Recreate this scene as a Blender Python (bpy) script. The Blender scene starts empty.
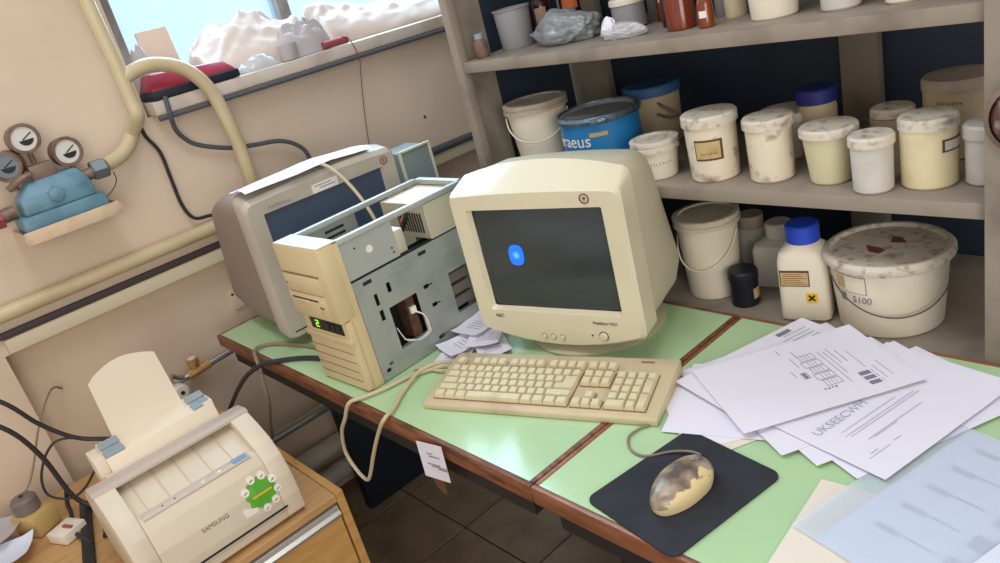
import bpy, bmesh, math, random
from mathutils import Vector, Matrix, noise

random.seed(7)
scene = bpy.context.scene
COL = scene.collection
PI = math.pi

# ------------------------------------------------------------------ camera, world, lights, exposure
cam_d = bpy.data.cameras.new('camera')
cam = bpy.data.objects.new('camera', cam_d)
COL.objects.link(cam)
cam_d.sensor_width = 36.0
cam_d.lens = 776.2 * 36.0 / 1000.0
cam_d.clip_start = 0.02
right = Vector((0.65788805, 0.71534058, -0.23552318))
down = Vector((0.13521752, -0.41984503, -0.89746664))
fwd = Vector((-0.74087755, 0.55858572, -0.37293761))
cm = Matrix((right, -down, -fwd)).transposed().to_4x4()
cm.translation = (0, 0, 1.51)
cam.matrix_world = cm
scene.camera = cam

world = bpy.data.worlds.new('daylight')
scene.world = world
world.use_nodes = True
wb = world.node_tree.nodes['Background']
wb.inputs[0].default_value = (1.0, 0.97, 0.94, 1)
wb.inputs[1].default_value = 0.80

def area(name, loc, target, sx, sy, power, col):
    l = bpy.data.lights.new(name, 'AREA')
    l.shape = 'RECTANGLE'; l.size = sx; l.size_y = sy; l.energy = power; l.color = col
    o = bpy.data.objects.new(name, l); COL.objects.link(o)
    o.location = loc
    d = Vector(target) - Vector(loc)
    o.rotation_euler = d.to_track_quat('-Z', 'Y').to_euler()
    return o
# daylight pouring in from the sky outside the window
area('window_daylight', (-2.95, 1.50, 2.45), (-1.2, 1.0, 0.9), 1.8, 1.9, 150, (0.74, 0.86, 1.0))
# a ceiling tube over the desk and the windows on the far side of the room
area('ceiling_tube_light', (-0.9, 0.35, 2.75), (-0.9, 0.55, 0.0), 1.3, 0.35, 14, (0.85, 0.92, 1.0))
area('opposite_window_light', (2.3, -1.3, 1.8), (-1.4, 0.6, 0.9), 1.8, 1.5, 50, (1.0, 0.93, 0.82))

scene.view_settings.view_transform = 'Standard'
scene.view_settings.look = 'None'
scene.view_settings.exposure = 0.0
scene.view_settings.gamma = 1.0
scene.view_settings.use_curve_mapping = False

# ------------------------------------------------------------------ materials
def lin(c):
    out = []
    for v in c:
        v /= 255.0
        out.append(v / 12.92 if v <= 0.04045 else ((v + 0.055) / 1.055) ** 2.4)
    return (out[0], out[1], out[2], 1)

MATS = {}
def mat(name, col, rough=0.5, metal=0.0, col2=None, scale=8.0, lo=0.45, hi=0.7, bump=0.0, bscale=60.0,
        trans=0.0, alpha=1.0, emit=None, estr=0.0, stretch=(1, 1, 1), spec=0.5, coat=0.0, detail=5.0, sss=0.0, ior=1.45):
    m = bpy.data.materials.new(name); m.use_nodes = True
    nt = m.node_tree; b = nt.nodes['Principled BSDF']
    b.inputs['Base Color'].default_value = lin(col)
    b.inputs['Roughness'].default_value = rough
    b.inputs['Metallic'].default_value = metal
    b.inputs['Specular IOR Level'].default_value = spec
    b.inputs['Coat Weight'].default_value = coat
    b.inputs['Coat Roughness'].default_value = 0.1
    b.inputs['IOR'].default_value = ior
    if trans: b.inputs['Transmission Weight'].default_value = trans
    if alpha < 1: b.inputs['Alpha'].default_value = alpha
    if emit:
        b.inputs['Emission Color'].default_value = lin(emit); b.inputs['Emission Strength'].default_value = estr
    tc = mp = None
    if col2 or bump:
        tc = nt.nodes.new('ShaderNodeTexCoord'); mp = nt.nodes.new('ShaderNodeMapping')
        mp.inputs['Scale'].default_value = stretch
        nt.links.new(tc.outputs['Object'], mp.inputs['Vector'])
    if col2:
        n = nt.nodes.new('ShaderNodeTexNoise'); n.inputs['Scale'].default_value = scale; n.inputs['Detail'].default_value = detail
        nt.links.new(mp.outputs[0], n.inputs['Vector'])
        r = nt.nodes.new('ShaderNodeMapRange'); r.inputs['From Min'].default_value = lo; r.inputs['From Max'].default_value = hi
        nt.links.new(n.outputs[0], r.inputs['Value'])
        mx = nt.nodes.new('ShaderNodeMix'); mx.data_type = 'RGBA'
        mx.inputs[6].default_value = lin(col); mx.inputs[7].default_value = lin(col2)
        nt.links.new(r.outputs[0], mx.inputs[0]); nt.links.new(mx.outputs[2], b.inputs['Base Color'])
    if bump:
        n2 = nt.nodes.new('ShaderNodeTexNoise'); n2.inputs['Scale'].default_value = bscale; n2.inputs['Detail'].default_value = 3
        nt.links.new(mp.outputs[0], n2.inputs['Vector'])
        bp = nt.nodes.new('ShaderNodeBump'); bp.inputs['Strength'].default_value = bump; bp.inputs['Distance'].default_value = 0.01
        nt.links.new(n2.outputs[0], bp.inputs['Height']); nt.links.new(bp.outputs[0], b.inputs['Normal'])
    MATS[name] = m
    return m

M_wall = mat('wall_paint', (220, 199, 177), 0.3, col2=(203, 180, 157), scale=2.2, lo=0.45, hi=0.8, bump=0.12, bscale=9)
M_sill = mat('sill_paint', (204, 190, 178), 0.4, col2=(170, 150, 132), scale=7, lo=0.5, hi=0.75)
M_backwall = mat('back_wall_paint', (150, 135, 120), 0.6, col2=(128, 116, 104), scale=3)
M_grout = mat('grout', (70, 58, 48), 0.9)
M_tile = mat('floor_tile', (138, 118, 98), 0.45, col2=(112, 94, 76), scale=9, lo=0.4, hi=0.7)
def pane_mat():
    m = bpy.data.materials.new('window_glass'); m.use_nodes = True
    nt = m.node_tree; out = nt.nodes['Material Output']; b = nt.nodes['Principled BSDF']
    b.inputs['Base Color'].default_value = lin((190, 222, 236)); b.inputs['Roughness'].default_value = 0.2
    tr = nt.nodes.new('ShaderNodeBsdfTransparent'); tr.inputs[0].default_value = (0.86, 0.95, 1.0, 1)
    tl = nt.nodes.new('ShaderNodeBsdfTranslucent'); tl.inputs[0].default_value = (0.55, 0.74, 0.86, 1)
    m1 = nt.nodes.new('ShaderNodeMixShader'); m1.inputs[0].default_value = 0.10
    nt.links.new(tr.outputs[0], m1.inputs[1]); nt.links.new(tl.outputs[0], m1.inputs[2])
    mx = nt.nodes.new('ShaderNodeMixShader'); mx.inputs[0].default_value = 0.08
    nt.links.new(m1.outputs[0], mx.inputs[1]); nt.links.new(b.outputs[0], mx.inputs[2]); nt.links.new(mx.outputs[0], out.inputs[0])
    return m
M_pane = pane_mat()
M_wframe = mat('window_frame_paint', (150, 142, 140), 0.5, col2=(120, 110, 106), scale=12)
M_green = mat('green_laminate', (182, 212, 165), 0.16, col2=(172, 203, 157), scale=5, lo=0.4, hi=0.75, spec=0.5)
M_lamedge = mat('laminate_edge', (86, 96, 96), 0.4)
M_wood = mat('brown_wood', (148, 94, 66), 0.38, col2=(110, 66, 46), scale=16, lo=0.4, hi=0.72, stretch=(0.5, 4, 4), bump=0.15, bscale=40)
M_woodworn = mat('worn_brown_wood', (136, 84, 56), 0.45, col2=(84, 50, 34), scale=22, lo=0.42, hi=0.66, stretch=(0.7, 4, 4), bump=0.25, bscale=50)
M_dark = mat('dark_frame', (34, 32, 34), 0.6)
M_navy = mat('dark_blue_panel', (22, 30, 44), 0.55)
M_shelf = mat('shelf_paint', (146, 134, 120), 0.5, col2=(118, 106, 94), scale=10, lo=0.5, hi=0.75)
M_shelfback = mat('shelf_back_blue', (46, 58, 74), 0.5, col2=(36, 46, 60), scale=5)
M_crt = mat('monitor_cream', (214, 204, 176), 0.3, col2=(206, 195, 167), scale=4, coat=0.8)
M_crtside = mat('monitor_rear_cream', (196, 187, 162), 0.5, bump=0.05, bscale=300)
M_crtseam = mat('seam_dark', (96, 84, 66), 0.7)
M_screen = mat('screen_glass', (56, 62, 63), 0.14, spec=0.5)
M_screen2 = mat('screen_glass_blue', (72, 84, 104), 0.3, spec=0.6)
M_ink = mat('ink', (42, 40, 42), 0.7)
M_inkdark = mat('rusty_screw', (90, 66, 54), 0.7)
M_inkgrey = mat('faded_ink', (128, 128, 140), 0.8)
M_inkpale = mat('pale_print', (168, 174, 196), 0.8)
M_inkbrown = mat('logo_brown', (124, 74, 52), 0.6)
M_inkred = mat('logo_red', (156, 78, 70), 0.6)
M_flat = mat('monitor_beige_grey', (186, 176, 162), 0.34, col2=(174, 164, 150), scale=5)
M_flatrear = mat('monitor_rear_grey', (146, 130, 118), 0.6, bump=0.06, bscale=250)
M_bezel = mat('tower_yellowed_plastic', (210, 190, 148), 0.42, col2=(197, 176, 134), scale=5)
M_bezeltop = mat('tower_bezel_top', (206, 200, 184), 0.4)
M_bezeldark = mat('tower_groove', (128, 104, 72), 0.6)
M_steel = mat('galvanised_steel', (168, 172, 168), 0.42, metal=0.35, col2=(150, 156, 154), scale=14)
M_steel2 = mat('galvanised_steel_light', (178, 181, 176), 0.4, metal=0.3)
M_psu = mat('power_supply_steel', (204, 196, 172), 0.42, metal=0.3)
M_pcb = mat('circuit_board_brown', (96, 66, 44), 0.5, col2=(60, 44, 36), scale=60)
M_black = mat('black_plastic', (28, 28, 30), 0.45)
M_led = mat('green_digit', (60, 120, 20), 0.4, emit=(150, 230, 40), estr=1.6)
M_kbd = mat('keyboard_case', (200, 184, 150), 0.5, col2=(172, 148, 118), scale=9, lo=0.5, hi=0.8)
M_key = mat('key_plastic', (212, 200, 166), 0.5, col2=(186, 166, 132), scale=25, lo=0.5, hi=0.8)
M_kwell = mat('key_well', (140, 108, 78), 0.7)
M_pad = mat('mousepad_cloth', (38, 40, 46), 0.85, col2=(48, 50, 58), scale=12)
M_paper = mat('paper', (232, 228, 240), 0.7)
M_paper2 = mat('paper_cream', (226, 216, 200), 0.7)
M_paperblue = mat('paper_blue_tint', (220, 224, 238), 0.6)
M_film = mat('folder_film', (224, 232, 246), 0.25, alpha=0.35, spec=0.5)
M_cable = mat('cable_beige', (196, 180, 148), 0.5)
M_cabledark = mat('cable_dark', (46, 42, 46), 0.5)
M_cablegrey = mat('cable_grey', (82, 84, 92), 0.5)
M_cabletaupe = mat('cable_taupe', (140, 124, 104), 0.5)
M_red = mat('red_plastic', (152, 32, 56), 0.35)
M_redcord = mat('red_cord', (150, 70, 70), 0.6)
M_pipe = mat('pipe_cream_paint', (202, 184, 148), 0.35, col2=(186, 166, 128), scale=9)
M_bracket = mat('bracket_paint', (214, 190, 160), 0.45, col2=(190, 160, 130), scale=14)
M_darkpipe = mat('dark_strip', (72, 62, 66), 0.6)
M_brass = mat('brass', (206, 166, 104), 0.3, metal=0.55)
M_chrome = mat('chrome', (190, 190, 190), 0.22, metal=0.9)
M_regblue = mat('regulator_blue', (104, 142, 160), 0.42, col2=(78, 112, 132), scale=18, lo=0.45, hi=0.75)
M_rust = mat('rusty_steel', (136, 112, 98), 0.5, metal=0.3, col2=(104, 78, 66), scale=30)
M_nut = mat('grey_nut', (122, 128, 134), 0.4, metal=0.5)
M_dial = mat('dial_white', (216, 212, 204), 0.4)
M_cup = mat('grey_translucent_cup', (148, 146, 148), 0.5)
M_white = mat('bucket_white', (226, 216, 196), 0.45, col2=(206, 190, 164), scale=6, lo=0.5, hi=0.8)
M_whitedirty = mat('jar_white_dirty', (224, 212, 190), 0.5, col2=(150, 128, 104), scale=30, lo=0.57, hi=0.72)
M_lid = mat('lid_dusty', (212, 202, 186), 0.6, col2=(162, 146, 128), scale=60, lo=0.52, hi=0.70)
M_liddusty = mat('lid_dusty_grey', (176, 160, 144), 0.7, col2=(140, 122, 106), scale=12)
M_lid2 = mat('lid_worn', (200, 188, 170), 0.6, col2=(160, 142, 122), scale=11, lo=0.5, hi=0.7)
M_cream = mat('jar_cream', (220, 206, 168), 0.5, col2=(196, 174, 134), scale=14, lo=0.55, hi=0.75)
M_yellowish = mat('jar_yellowish', (206, 198, 160), 0.35, col2=(216, 208, 174), scale=7)
M_powder = mat('jar_powder_white', (204, 198, 190), 0.45, col2=(186, 180, 172), scale=12)
M_tan = mat('jar_tan', (190, 172, 140), 0.55, col2=(166, 148, 118), scale=8)
M_bluelid = mat('blue_lid', (36, 70, 190), 0.4)
M_navylid = mat('navy_lid', (36, 42, 110), 0.5)
M_skylid = mat('blue_lid_dusty', (50, 86, 130), 0.55)
M_drum = mat('drum_blue', (36, 124, 186), 0.4, col2=(30, 108, 168), scale=5)
M_drumlid = mat('drum_lid_dusty', (134, 132, 134), 0.5, metal=0.2, col2=(96, 108, 124), scale=10)
M_ring = mat('drum_ring', (110, 126, 140), 0.35, metal=0.6, col2=(60, 76, 92), scale=30)
M_blackjar = mat('black_jar', (26, 28, 40), 0.4)
M_amber = mat('amber_glass', (128, 60, 24), 0.12, col2=(96, 40, 18), scale=9, spec=0.7)
M_ambered = mat('red_amber_glass', (122, 50, 30), 0.15, col2=(92, 34, 24), scale=7, spec=0.7)
M_darkamber = mat('dark_amber_glass', (58, 28, 26), 0.12, spec=0.7)
M_labeltan = mat('label_tan', (196, 170, 122), 0.7, col2=(176, 148, 102), scale=40)
M_labelbrown = mat('label_border', (98, 64, 44), 0.7)
M_labelpink = mat('label_pink', (196, 160, 140), 0.7)
M_labelorange = mat('label_orange', (204, 110, 66), 0.7)
M_hazard = mat('hazard_yellow', (236, 186, 34), 0.6)
M_wire = mat('wire_steel', (110, 104, 98), 0.4, metal=0.6)
M_bag = mat('clear_plastic_bag', (214, 214, 216), 0.22, alpha=0.62, spec=0.8)
M_baggrey = mat('grey_plastic_bag', (150, 156, 160), 0.2, alpha=0.78, spec=0.8)
M_cloth = mat('pale_wrapping', (206, 186, 172), 0.4, col2=(190, 166, 150), scale=8)
M_clothgrey = mat('grey_wrapping', (182, 174, 176), 0.3, col2=(190, 178, 174), scale=8)
M_card = mat('cardboard', (222, 198, 180), 0.7)
M_prn = mat('printer_beige', (214, 200, 178), 0.42, col2=(206, 190, 168), scale=3)
M_prn2 = mat('printer_tray', (226, 212, 190), 0.5)
M_prngrey = mat('printer_hood_grey', (188, 172, 160), 0.5)
M_prnrib = mat('printer_rib', (198, 182, 160), 0.5)
M_guide = mat('printer_guide_bluegrey', (140, 156, 164), 0.5)
M_strip = mat('printer_panel', (200, 186, 174), 0.4)
M_btn = mat('printer_button', (214, 214, 176), 0.4)
M_stgreen = mat('sticker_green', (84, 160, 44), 0.5, col2=(104, 178, 56), scale=40)
M_styellow = mat('sticker_yellow', (206, 186, 60), 0.5)
M_stwhite = mat('sticker_white', (236, 226, 218), 0.5)
M_stblue = mat('sticker_blue', (120, 160, 190), 0.4)
M_cab = mat('cabinet_veneer', (204, 158, 96), 0.4, col2=(186, 138, 78), scale=9, lo=0.4, hi=0.7, stretch=(1, 1, 6))
M_cabtop = mat('cabinet_top_veneer', (194, 152, 102), 0.4, col2=(180, 136, 88), scale=9, stretch=(6, 1, 1))
M_alu = mat('aluminium', (196, 192, 184), 0.32, metal=0.7)
M_yellowbox = mat('yellow_box', (192, 164, 106), 0.5)
M_grey = mat('grey_plastic', (116, 106, 102), 0.5)
M_greenbox = mat('grey_green_metal', (128, 138, 136), 0.5)
M_paleedge = mat('pale_edge', (206, 200, 178), 0.5)
M_mottled = mat('mottled_glass', (92, 62, 52), 0.25, col2=(168, 150, 146), scale=30, lo=0.45, hi=0.6)  # dark brown glass mottled with paler patches

def screen_glow():
    m = bpy.data.materials.new('screen_blue_glow'); m.use_nodes = True
    nt = m.node_tree; b = nt.nodes['Principled BSDF']
    tc = nt.nodes.new('ShaderNodeTexCoord')
    ln = nt.nodes.new('ShaderNodeVectorMath'); ln.operation = 'LENGTH'
    nt.links.new(tc.outputs['Object'], ln.inputs[0])
    r = nt.nodes.new('ShaderNodeMapRange'); r.inputs['From Min'].default_value = 0.0; r.inputs['From Max'].default_value = 0.010
    nt.links.new(ln.outputs['Value'], r.inputs['Value'])
    mx = nt.nodes.new('ShaderNodeMix'); mx.data_type = 'RGBA'
    mx.inputs[6].default_value = lin((120, 215, 255)); mx.inputs[7].default_value = lin((6, 126, 250))
    nt.links.new(r.outputs[0], mx.inputs[0])
    b.inputs['Base Color'].default_value = (0.01, 0.02, 0.05, 1); b.inputs['Roughness'].default_value = 0.3
    nt.links.new(mx.outputs[2], b.inputs['Emission Color']); b.inputs['Emission Strength'].default_value = 1.0
    return m
M_glow = screen_glow()

def worn_mouse():
    m = bpy.data.materials.new('worn_mouse_shell'); m.use_nodes = True
    nt = m.node_tree; b = nt.nodes['Principled BSDF']
    tc = nt.nodes.new('ShaderNodeTexCoord'); sp = nt.nodes.new('ShaderNodeSeparateXYZ')
    nt.links.new(tc.outputs['Object'], sp.inputs[0])
    n = nt.nodes.new('ShaderNodeTexNoise'); n.inputs['Scale'].default_value = 45; n.inputs['Detail'].default_value = 3
    nt.links.new(tc.outputs['Object'], n.inputs['Vector'])
    n3 = nt.nodes.new('ShaderNodeMath'); n3.operation = 'MULTIPLY_ADD'
    n3.inputs[1].default_value = 0.040; n3.inputs[2].default_value = -0.020
    nt.links.new(n.outputs[0], n3.inputs[0])
    a = nt.nodes.new('ShaderNodeMath'); a.operation = 'ADD'
    nt.links.new(sp.outputs[0], a.inputs[0]); nt.links.new(n3.outputs[0], a.inputs[1])
    r = nt.nodes.new('ShaderNodeMapRange'); r.inputs['From Min'].default_value = 0.0205; r.inputs['From Max'].default_value = 0.0225
    nt.links.new(a.outputs[0], r.inputs['Value'])
    n2 = nt.nodes.new('ShaderNodeTexNoise'); n2.inputs['Scale'].default_value = 38
    nt.links.new(tc.outputs['Object'], n2.inputs['Vector'])
    g = nt.nodes.new('ShaderNodeMix'); g.data_type = 'RGBA'
    g.inputs[6].default_value = lin((96, 80, 68)); g.inputs[7].default_value = lin((172, 154, 134))
    r2 = nt.nodes.new('ShaderNodeMapRange'); r2.inputs['From Min'].default_value = 0.35; r2.inputs['From Max'].default_value = 0.65
    nt.links.new(n2.outputs[0], r2.inputs['Value']); nt.links.new(r2.outputs[0], g.inputs[0])
    mx = nt.nodes.new('ShaderNodeMix'); mx.data_type = 'RGBA'; mx.inputs[7].default_value = lin((222, 200, 150))
    nt.links.new(g.outputs[2], mx.inputs[6]); nt.links.new(r.outputs[0], mx.inputs[0])
    nt.links.new(mx.outputs[2], b.inputs['Base Color']); b.inputs['Roughness'].default_value = 0.3
    return m
M_mouse = worn_mouse()
M_mousebase = mat('mouse_base', (222, 202, 158), 0.4)

# ------------------------------------------------------------------ mesh helpers
class MB:
    def __init__(s):
        s.bm = bmesh.new()
    def absorb(s, other, M=None):
        if M is not None: bmesh.ops.transform(other, matrix=M, verts=other.verts)
        vm = [s.bm.verts.new(v.co) for v in other.verts]
        other.verts.index_update()
        for f in other.faces:
            try: s.bm.faces.new([vm[v.index] for v in f.verts])
            except ValueError: pass
        other.free()
        return s
    def box(s, x0, x1, y0, y1, z0, z1, bev=0.0, seg=2, M=None):
        b = bmesh.new()
        bmesh.ops.create_cube(b, size=1)
        for v in b.verts:
            v.co = Vector(((x0 + x1) / 2 + v.co.x * (x1 - x0), (y0 + y1) / 2 + v.co.y * (y1 - y0), (z0 + z1) / 2 + v.co.z * (z1 - z0)))
        if bev: bmesh.ops.bevel(b, geom=list(b.edges), offset=bev, segments=seg, affect='EDGES', profile=0.5)
        return s.absorb(b, M)
    def lathe(s, prof, n=32, M=None, close=False):
        b = bmesh.new(); rings = []
        for r, z in prof:
            if r < 1e-6: rings.append([b.verts.new((0, 0, z))])
            else: rings.append([b.verts.new((r * math.cos(2 * PI * i / n), r * math.sin(2 * PI * i / n), z)) for i in range(n)])
        for A, B in zip(rings[:-1], rings[1:]):
            for i in range(n):
                j = (i + 1) % n
                if len(A) == 1 and len(B) == 1: continue
                if len(A) == 1: b.faces.new((A[0], B[j], B[i])) if False else b.faces.new((A[0], B[i], B[j]))
                elif len(B) == 1: b.faces.new((A[i], A[j], B[0]))
                else: b.faces.new((A[i], A[j], B[j], B[i]))
        bmesh.ops.recalc_face_normals(b, faces=b.faces)
        return s.absorb(b, M)
    def tube(s, pts, r, n=8, smooth=True, sub=6, closed=False, M=None):
        P = [Vector(p) for p in pts]
        if smooth and len(P) > 2: P = spline(P, sub, closed)
        b = bmesh.new(); rings = []
        up = Vector((0, 0, 1))
        t0 = (P[1] - P[0]).normalized()
        nrm = t0.cross(up)
        if nrm.length < 0.1: nrm = t0.cross(Vector((1, 0, 0)))
        nrm.normalize()
        m = len(P)
        for i, p in enumerate(P):
            if closed: t = (P[(i + 1) % m] - P[i - 1]).normalized()
            elif i == 0: t = t0
            elif i == m - 1: t = (P[-1] - P[-2]).normalized()
            else: t = (P[i + 1] - P[i - 1]).normalized()
            nrm = (nrm - t * nrm.dot(t)).normalized()
            bn = t.cross(nrm)
            rings.append([b.verts.new(p + (nrm * math.cos(2 * PI * k / n) + bn * math.sin(2 * PI * k / n)) * r) for k in range(n)])
        pairs = list(zip(rings[:-1], rings[1:]))
        if closed: pairs.append((rings[-1], rings[0]))
        for A, B in pairs:
            for k in range(n): b.faces.new((A[k], A[(k + 1) % n], B[(k + 1) % n], B[k]))
        if not closed:
            b.faces.new(list(reversed(rings[0]))); b.faces.new(rings[-1])
        bmesh.ops.recalc_face_normals(b, faces=b.faces)
        return s.absorb(b, M)
    def prism(s, poly, z0, z1, M=None, bev=0.0):
        b = bmesh.new()
        lo = [b.verts.new((x, y, z0)) for x, y in poly]; hi = [b.verts.new((x, y, z1)) for x, y in poly]
        b.faces.new(list(reversed(lo))); b.faces.new(hi)
        n = len(poly)
        for i in range(n): b.faces.new((lo[i], lo[(i + 1) % n], hi[(i + 1) % n], hi[i]))
        bmesh.ops.recalc_face_normals(b, faces=b.faces)
        if bev: bmesh.ops.bevel(b, geom=list(b.edges), offset=bev, segments=2, affect='EDGES', profile=0.5)
        return s.absorb(b, M)
    def loft(s, rings, cap0=True, cap1=True, M=None):
        b = bmesh.new()
        R = [[b.verts.new(p) for p in r] for r in rings]
        n = len(R[0])
        for A, B in zip(R[:-1], R[1:]):
            for k in range(n): b.faces.new((A[k], A[(k + 1) % n], B[(k + 1) % n], B[k]))
        if cap0: b.faces.new(list(reversed(R[0])))
        if cap1: b.faces.new(R[-1])
        bmesh.ops.recalc_face_normals(b, faces=b.faces)
        return s.absorb(b, M)
    def quad(s, pts):
        s.bm.faces.new([s.bm.verts.new(p) for p in pts]); return s
    def build(s, name, m, parent=None, ang=35):
        me = bpy.data.meshes.new(name)
        s.bm.normal_update(); s.bm.to_mesh(me); s.bm.free()
        me.materials.append(m)
        for p in me.polygons: p.use_smooth = True
        me.set_sharp_from_angle(angle=math.radians(ang))
        o = bpy.data.objects.new(name, me); COL.objects.link(o)
        if parent: o.parent = parent
        return o

def spline(P, sub, closed=False):
    out = []; n = len(P)
    rng = range(n) if closed else range(n - 1)
    for i in rng:
        if closed: a, b, c, d = P[i - 1], P[i], P[(i + 1) % n], P[(i + 2) % n]
        else: a, b, c, d = P[max(i - 1, 0)], P[i], P[i + 1], P[min(i + 2, n - 1)]
        for k in range(sub):
            t = k / sub
            out.append(0.5 * ((2 * b) + (c - a) * t + (2 * a - 5 * b + 4 * c - d) * t * t + (3 * b - a - 3 * c + d) * t ** 3))
    if not closed: out.append(P[-1])
    return out

def tag(o, label, cat, group=None):
    o['label'] = label; o['category'] = cat
    if group: o['group'] = group
    return o
def thing(name, label, cat, loc=(0, 0, 0), rz=0.0, group=None, rx=0.0):
    o = bpy.data.objects.new(name, None); COL.objects.link(o)
    o.empty_display_size = 0.05
    o.location = loc; o.rotation_euler = (rx, 0, rz)
    return tag(o, label, cat, group)
def struct(o):
    o['kind'] = 'structure'; return o
def RX(a): return Matrix.Rotation(a, 4, 'X')
def RY(a): return Matrix.Rotation(a, 4, 'Y')
def RZ(a): return Matrix.Rotation(a, 4, 'Z')
def TR(x, y, z): return Matrix.Translation((x, y, z))

def text_bm(s, size, depth=0.0003, align='CENTER'):
    cu = bpy.data.curves.new('t', 'FONT'); cu.body = s; cu.size = size; cu.extrude = depth; cu.align_x = align; cu.align_y = 'CENTER'
    cu.resolution_u = 3
    ob = bpy.data.objects.new('t', cu); COL.objects.link(ob)
    me = bpy.data.meshes.new_from_object(ob)
    bpy.data.objects.remove(ob); bpy.data.curves.remove(cu)
    b = bmesh.new(); b.from_mesh(me); bpy.data.meshes.remove(me)
    return b
# lettering lying in local XZ plane facing -Y
FACE = RX(PI / 2)

def rr(hw, zb, zt, r, y0, y1=None, ct=0.0, cb=0.0, ne=8, nc=4, cs=0.0):
    """ring in the XZ plane (rounded rectangle); y goes from y0 at the top to y1 at the bottom; crowns bow the edges"""
    if y1 is None: y1 = y0
    pts = []
    cx, ct0, cb0 = hw - r, zt - r, zb + r
    def arc(cxx, czz, a0):
        for k in range(nc): 
            a = a0 + (PI / 2) * k / nc
            pts.append((cxx + r * math.cos(a), czz + r * math.sin(a)))
    def edge(p, q):
        for k in range(ne): pts.append((p[0] + (q[0] - p[0]) * k / ne, p[1] + (q[1] - p[1]) * k / ne))
    arc(cx, ct0, 0); edge((cx, zt), (-cx, zt))
    arc(-cx, ct0, PI / 2); edge((-hw, ct0), (-hw, cb0))
    arc(-cx, cb0, PI); edge((-cx, zb), (cx, zb))
    arc(cx, cb0, 1.5 * PI); edge((hw, cb0), (hw, ct0))
    out = []; zm = (zb + zt) / 2
    for x, z in pts:
        f = max(0.0, 1 - (x / hw) ** 2)
        w = (z - zm) / (zt - zm)
        dz = ct * f * w if w > 0 else cb * f * w
        xx = x * (1 + cs * (1 - w * w))
        t = (z - zb) / (zt - zb)
        out.append((xx, y1 + (y0 - y1) * t, z + dz))
    return out

T = 0.76   # table top height

# ------------------------------------------------------------------ the setting
fl = MB().box(-2.6, 1.8, -1.6, 2.6, -0.06, -0.004).build('floor', M_grout); struct(fl)
tm = MB().box(-0.147, 0.147, -0.147, 0.147, -0.006, 0.0, bev=0.0015, seg=1)
first = tm.build('tile', M_tile, fl)
for i in range(10):
    for j in range(11):
        x = -2.15 + 0.3 * i; y = -0.73 + 0.3 * j
        o = first if (i == 0 and j == 0) else first.copy()
        if o is not first: COL.objects.link(o); o.parent = fl
        o.location = (x, y, 0)

XW = -2.2     # face of the window wall
w = MB()
w.box(-2.5, XW, -1.6, 0.118, 0.0, 3.0)                 # wall left of the niche
w.box(-2.5, XW, 0.118, 0.665, 0.915, 3.0)              # beside the window
w.box(-2.5, XW, 0.665, 2.6, 0.915, 1.352)               # under the sill
w.box(-2.5, XW, 2.42, 2.6, 1.352, 3.0)
w.box(-2.5, XW, 0.665, 2.42, 2.88, 3.0)
w.box(-2.5, -2.26, 0.118, 2.6, 0.0, 0.915)               # recessed niche wall
wl = struct(w.build('wall_left', M_wall))
struct(MB().box(-2.5, 1.8, 2.45, 2.6, 0.0, 3.0).build('wall_back', M_backwall))
struct(MB().box(-2.42, -2.145, 0.672, 2.415, 1.352, 1.388, bev=0.004).build('trim_1', M_sill))
struct(MB().box(XW - 0.001, XW + 0.012, 0.13, 2.4, 0.918, 0.956, bev=0.003).build('trim_2', mat('ledge_paint', (206, 194, 168), 0.45)))
win = bpy.data.objects.new('window_1', None); COL.objects.link(win); win.location = (-2.44, 1.54, 1.388); win['kind'] = 'structure'
MB().box(-0.03, 0.03, -0.87, -0.79, 0, 1.49).build('window_frame', M_wframe, win)
MB().box(-0.03, 0.03, 0.79, 0.87, 0, 1.49).build('window_frame', M_wframe, win)
MB().box(-0.03, 0.03, -0.79, 0.79, 0, 0.05).build('window_frame', M_wframe, win)
MB().box(-0.03, 0.03, -0.79, 0.79, 1.43, 1.49).build('window_frame', M_wframe, win)
MB().box(-0.03, 0.03, -0.30, -0.262, 0.05, 1.43).build('mullion', M_wframe, win)
MB().box(-0.03, 0.03, 0.30, 0.34, 0.05, 1.43).build('mullion', M_wframe, win)
for a, b in ((-0.79, -0.30), (-0.262, 0.30), (0.34, 0.79)):
    MB().box(-0.004, 0.004, a, b, 0.05, 1.43).build('pane', M_pane, win)

hole = MB().lathe([(0, 0), (0.006, 0), (0.005, 0.0012), (0, 0.0015)], 12, M=TR(XW, 1.527, 1.088) @ RY(PI / 2)).build('old_screw', M_inkdark, wl)
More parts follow.
